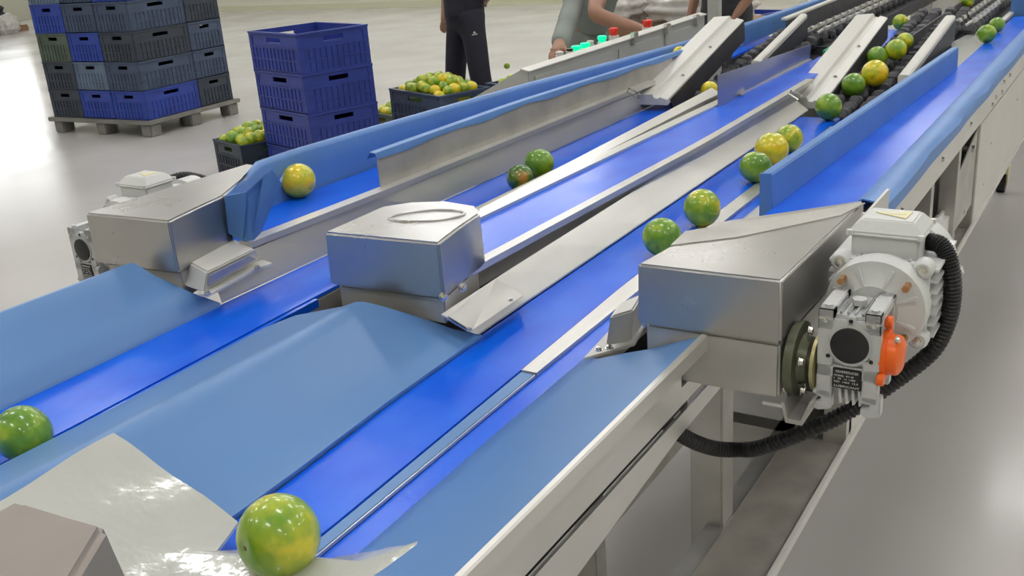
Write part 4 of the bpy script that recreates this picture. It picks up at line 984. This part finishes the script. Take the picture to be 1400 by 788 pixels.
def person(base, face, label, J, top_mt, leg_mt, sleeve_frac=.45, long_left=False):
    """J: joints in a frame where +y is where the person faces, +x their right, origin between the feet"""
    base = Vector(base); rot = Matrix.Rotation(face, 3, 'Z')
    W = {k: base+rot @ Vector(v) for k, v in J.items()}
    t = thing('person', base, label, 'person'); off = base
    def n(k, r): return (k, W[k], r)
    head = W['head']
    ch = [[n('pelvis', .10), n('waist', .085), n('chest', .10), n('neckb', .06), n('neck', .052), ('headc', head+Vector((0, 0, -.03)), .078), ('headt', head+Vector((0, 0, .07)), .07)]]
    hands = []
    for s in 'RL':
        ch.append([n('pelvis', .10), n('hip'+s, .08), n('knee'+s, .058), n('ankle'+s, .038), n('toe'+s, .035)])
        ch.append([n('chest', .10), n('sh'+s, .058), n('el'+s, .04), n('wr'+s, .027)])
        w, e = W['wr'+s], W['el'+s]; d = (w-e).normalized(); side = d.cross(Vector((0, 0, 1)))
        side = side.normalized() if side.length > .1 else (rot @ Vector((1, 0, 0)))
        dn = side.cross(d).normalized()
        palm = w+d*.055; ch.append([n('wr'+s, .027), ('palm'+s, palm, .030)])
        for i, (o_, l) in enumerate(((-.026, .065), (-.009, .078), (.009, .073), (.026, .058))):
            b0 = palm+side*o_*.8+d*.02; ch.append([('palm'+s, palm, .030), ('k%s%d' % (s, i), b0+d*.02, .0095), ('m%s%d' % (s, i), b0+d*(l*.6)-dn*.006*(1 if dn.z > 0 else -1), .0085), ('t%s%d' % (s, i), b0+d*l*.85-dn*.022*(1 if dn.z > 0 else -1), .007)])
        ch.append([('palm'+s, palm, .030), ('th%s0' % s, palm-side*.038-d*.0, .011), ('th%s1' % s, palm-side*.052+d*.035, .009)])
    skin_obj('body', ch, M['skin'], t, off)
    # shirt and trousers follow the body
    c = [[n('waist', .150), n('chest', .162), n('neckb', .085)]]
    c.append([('hem', W['pelvis']+Vector((0, 0, -.02)), .162), n('waist', .150)])
    for s in 'RL':
        f = 1.0 if (long_left and s == 'R') else sleeve_frac
        if f == 1.0: c.append([n('chest', .162), n('sh'+s, .078), n('el'+s, .055), n('wr'+s, .042)])
        else: c.append([n('chest', .162), n('sh'+s, .078), ('slv'+s, W['sh'+s].lerp(W['el'+s], .75), .062)])
    skin_obj('shirt', c, top_mt, t, off)
    c = [[n('pelvis', (.158, .145)), ('wb', W['pelvis'].lerp(W['waist'], .6), .14)]]
    for s in 'RL': c.append([n('pelvis', (.158, .145)), n('hip'+s, .095), n('knee'+s, .080), ('cuff'+s, W['ankle'+s]+Vector((0, 0, .03)), .074)])
    tr = skin_obj('trousers', c, leg_mt, t, off)
    for s in 'RL':
        skin_obj('shoe', [[('a', W['ankle'+s]+Vector((0, 0, -.03)), .048), ('b', W['toe'+s]+Vector((0, 0, .005)), .045), ('c', W['toe'+s]+(W['toe'+s]-W['ankle'+s]).normalized()*.05-Vector((0, 0, .01)), .035)]], M['shoe'], t, off)
    hd = head+Vector((0, 0, .045)); fr = rot @ Vector((0, 1, 0)); rt = rot @ Vector((1, 0, 0))
    hm = MB(); g = []
    skin_obj('hair', [[('a', hd-fr*.03+Vector((0, 0, .03)), .088), ('b', hd-fr*.045-Vector((0, 0, .05)), .075)]], M['hair'], t, off)
    eye = MB(); mo = MB(); no = MB()
    for s in (-1, 1):
        c0 = head+fr*.075+rt*.03*s+Vector((0, 0, .025)); eye.lathe(c0-fr*.006, c0+fr*.008, [(0, .012), (.6, .011), (1, .004)], 12)
    eye.build('eyes', M['hair'], t)
    c0 = head+fr*.078; no.add([c0+Vector((0, 0, .025)), c0+rt*.014-Vector((0, 0, .012)), c0-rt*.014-Vector((0, 0, .012)), c0+fr*.024-Vector((0, 0, .008))], [(0, 1, 3), (0, 3, 2), (1, 2, 3), (0, 2, 1)]).build('nose', M['skin'], t)
    mo.bar(c0-rt*.022-Vector((0, 0, .035)), c0+rt*.022-Vector((0, 0, .035)), .01, .007).build('mouth', M['red'], t)
    for s in (-1, 1):
        c1 = head+rt*.08*s; MB().lathe(c1-rt*.008, c1+rt*.008, [(0, .02), (1, .024)], 12).build('ear', M['skin'], t)
    return t, W
STD = dict(pelvis=(0, 0, .93), waist=(0, .01, 1.08), chest=(0, .0, 1.32), neckb=(0, -.01, 1.46), neck=(0, 0, 1.53), head=(0, .02, 1.64),
           hipR=(.095, 0, .86), hipL=(-.095, 0, .86), kneeR=(.14, .02, .49), kneeL=(-.14, .02, .49), ankleR=(.19, 0, .09), ankleL=(-.19, 0, .09), toeR=(.21, .13, .045), toeL=(-.21, .13, .045),
           shR=(.18, 0, 1.42), shL=(-.18, 0, 1.42), elR=(.31, -.03, 1.14), elL=(-.31, -.03, 1.14), wrR=(.20, .06, .95), wrL=(-.20, .06, .95))
# person 1: hands near the hips, facing the camera
base = Vector((-4.10, 5.95, 0))
J = dict(STD); J['wrR'] = (.235, .03, .93); J['elR'] = (.30, -.05, 1.13); J['wrL'] = (-.05, -.18, 1.03); J['elL'] = (-.27, -.15, 1.14)
for q_, a_, c_ in (('R', 1, 0), ('L', -1, 0)): J['knee'+q_] = (.175*a_, .02, .49); J['ankle'+q_] = (.255*a_, 0, .09); J['toe'+q_] = (.29*a_, .13, .045)
J = {k: tuple(c*.97 for c in v) for k, v in J.items()}
p1, W1 = person(base, PI-.62+.2, 'person in dark navy shirt and trousers standing behind the lime crates', J, M['navy'], M['navy'])
fr = (Matrix.Rotation(PI-.42, 3, 'Z') @ Vector((0, 1, 0)))
lg = P(648, 46, y=5.80)
MB().add([lg+Vector((-.018, 0, -.012)), lg+Vector((.022, 0.01, -.006)), lg+Vector((.022, 0.01, -.001)), lg+Vector((-.018, 0, -.007))], [(0, 1, 2, 3)]).add([lg+Vector((-.008, 0, .0)), lg+Vector((.014, .005, .004)), lg+Vector((.004, .0, .018))], [(0, 1, 2)]).build('trouser_mark', M['text'], p1)
# person 2: bending over the cabinet, right arm reaching to the red button
J = dict(STD)
J.update(waist=(0, .06, 1.06), chest=(0, .18, 1.26), neckb=(0, .24, 1.38), neck=(0, .28, 1.44), head=(0, .34, 1.52), shR=(.19, .20, 1.33), shL=(-.19, .20, 1.33))
b2 = Vector((-2.70, 5.05, 0)); face = -PI/2-.15
inv = Matrix.Rotation(-face, 3, 'Z')
def loc(p): return tuple(inv @ (Vector(p)-b2))
J['elL'] = loc(P(812, 20, x=-2.12)); J['wrL'] = loc(P(862, 36, x=-1.98)); J['shL'] = loc((-2.40, 4.86, 1.36))
J['shR'] = loc((-2.50, 4.60, 1.34)); J['elR'] = loc(P(785, 8, x=-2.32)); J['wrR'] = loc(P(764, 62, x=-2.16))
p2, W2 = person(b2, face, 'person in a grey-green shirt bending over the control cabinet and pressing a button', J, M['shirt'], M['shirt'], long_left=True)
# person 3: dark trousers at the top, hand hanging
J = dict(STD); b3 = P(1058, 25, x=-2.35); b3.z = 0
J['wrR'] = (.27, .05, .86); J['elR'] = (.27, -.03, 1.12)
p3, W3 = person((-2.12, 5.75, 0), PI-.5, 'person in charcoal clothes cut by the top edge, standing beyond the outer wall', J, M['shirt2'], M['shirt2'])

# ------------------------------------------------------------------ world and view
w = bpy.data.worlds.new('world'); bpy.context.scene.world = w; w.use_nodes = True
w.node_tree.nodes['Background'].inputs[0].default_value = (.9, .95, 1, 1); w.node_tree.nodes['Background'].inputs[1].default_value = .3
vs = bpy.context.scene.view_settings; vs.view_transform = 'Standard'; vs.look = 'None'; vs.gamma = 1; vs.use_curve_mapping = False; vs.exposure = -0.28
sc = bpy.context.scene
sc.cycles.max_bounces = 8; sc.cycles.use_denoising = True; sc.cycles.sample_clamp_indirect = 6
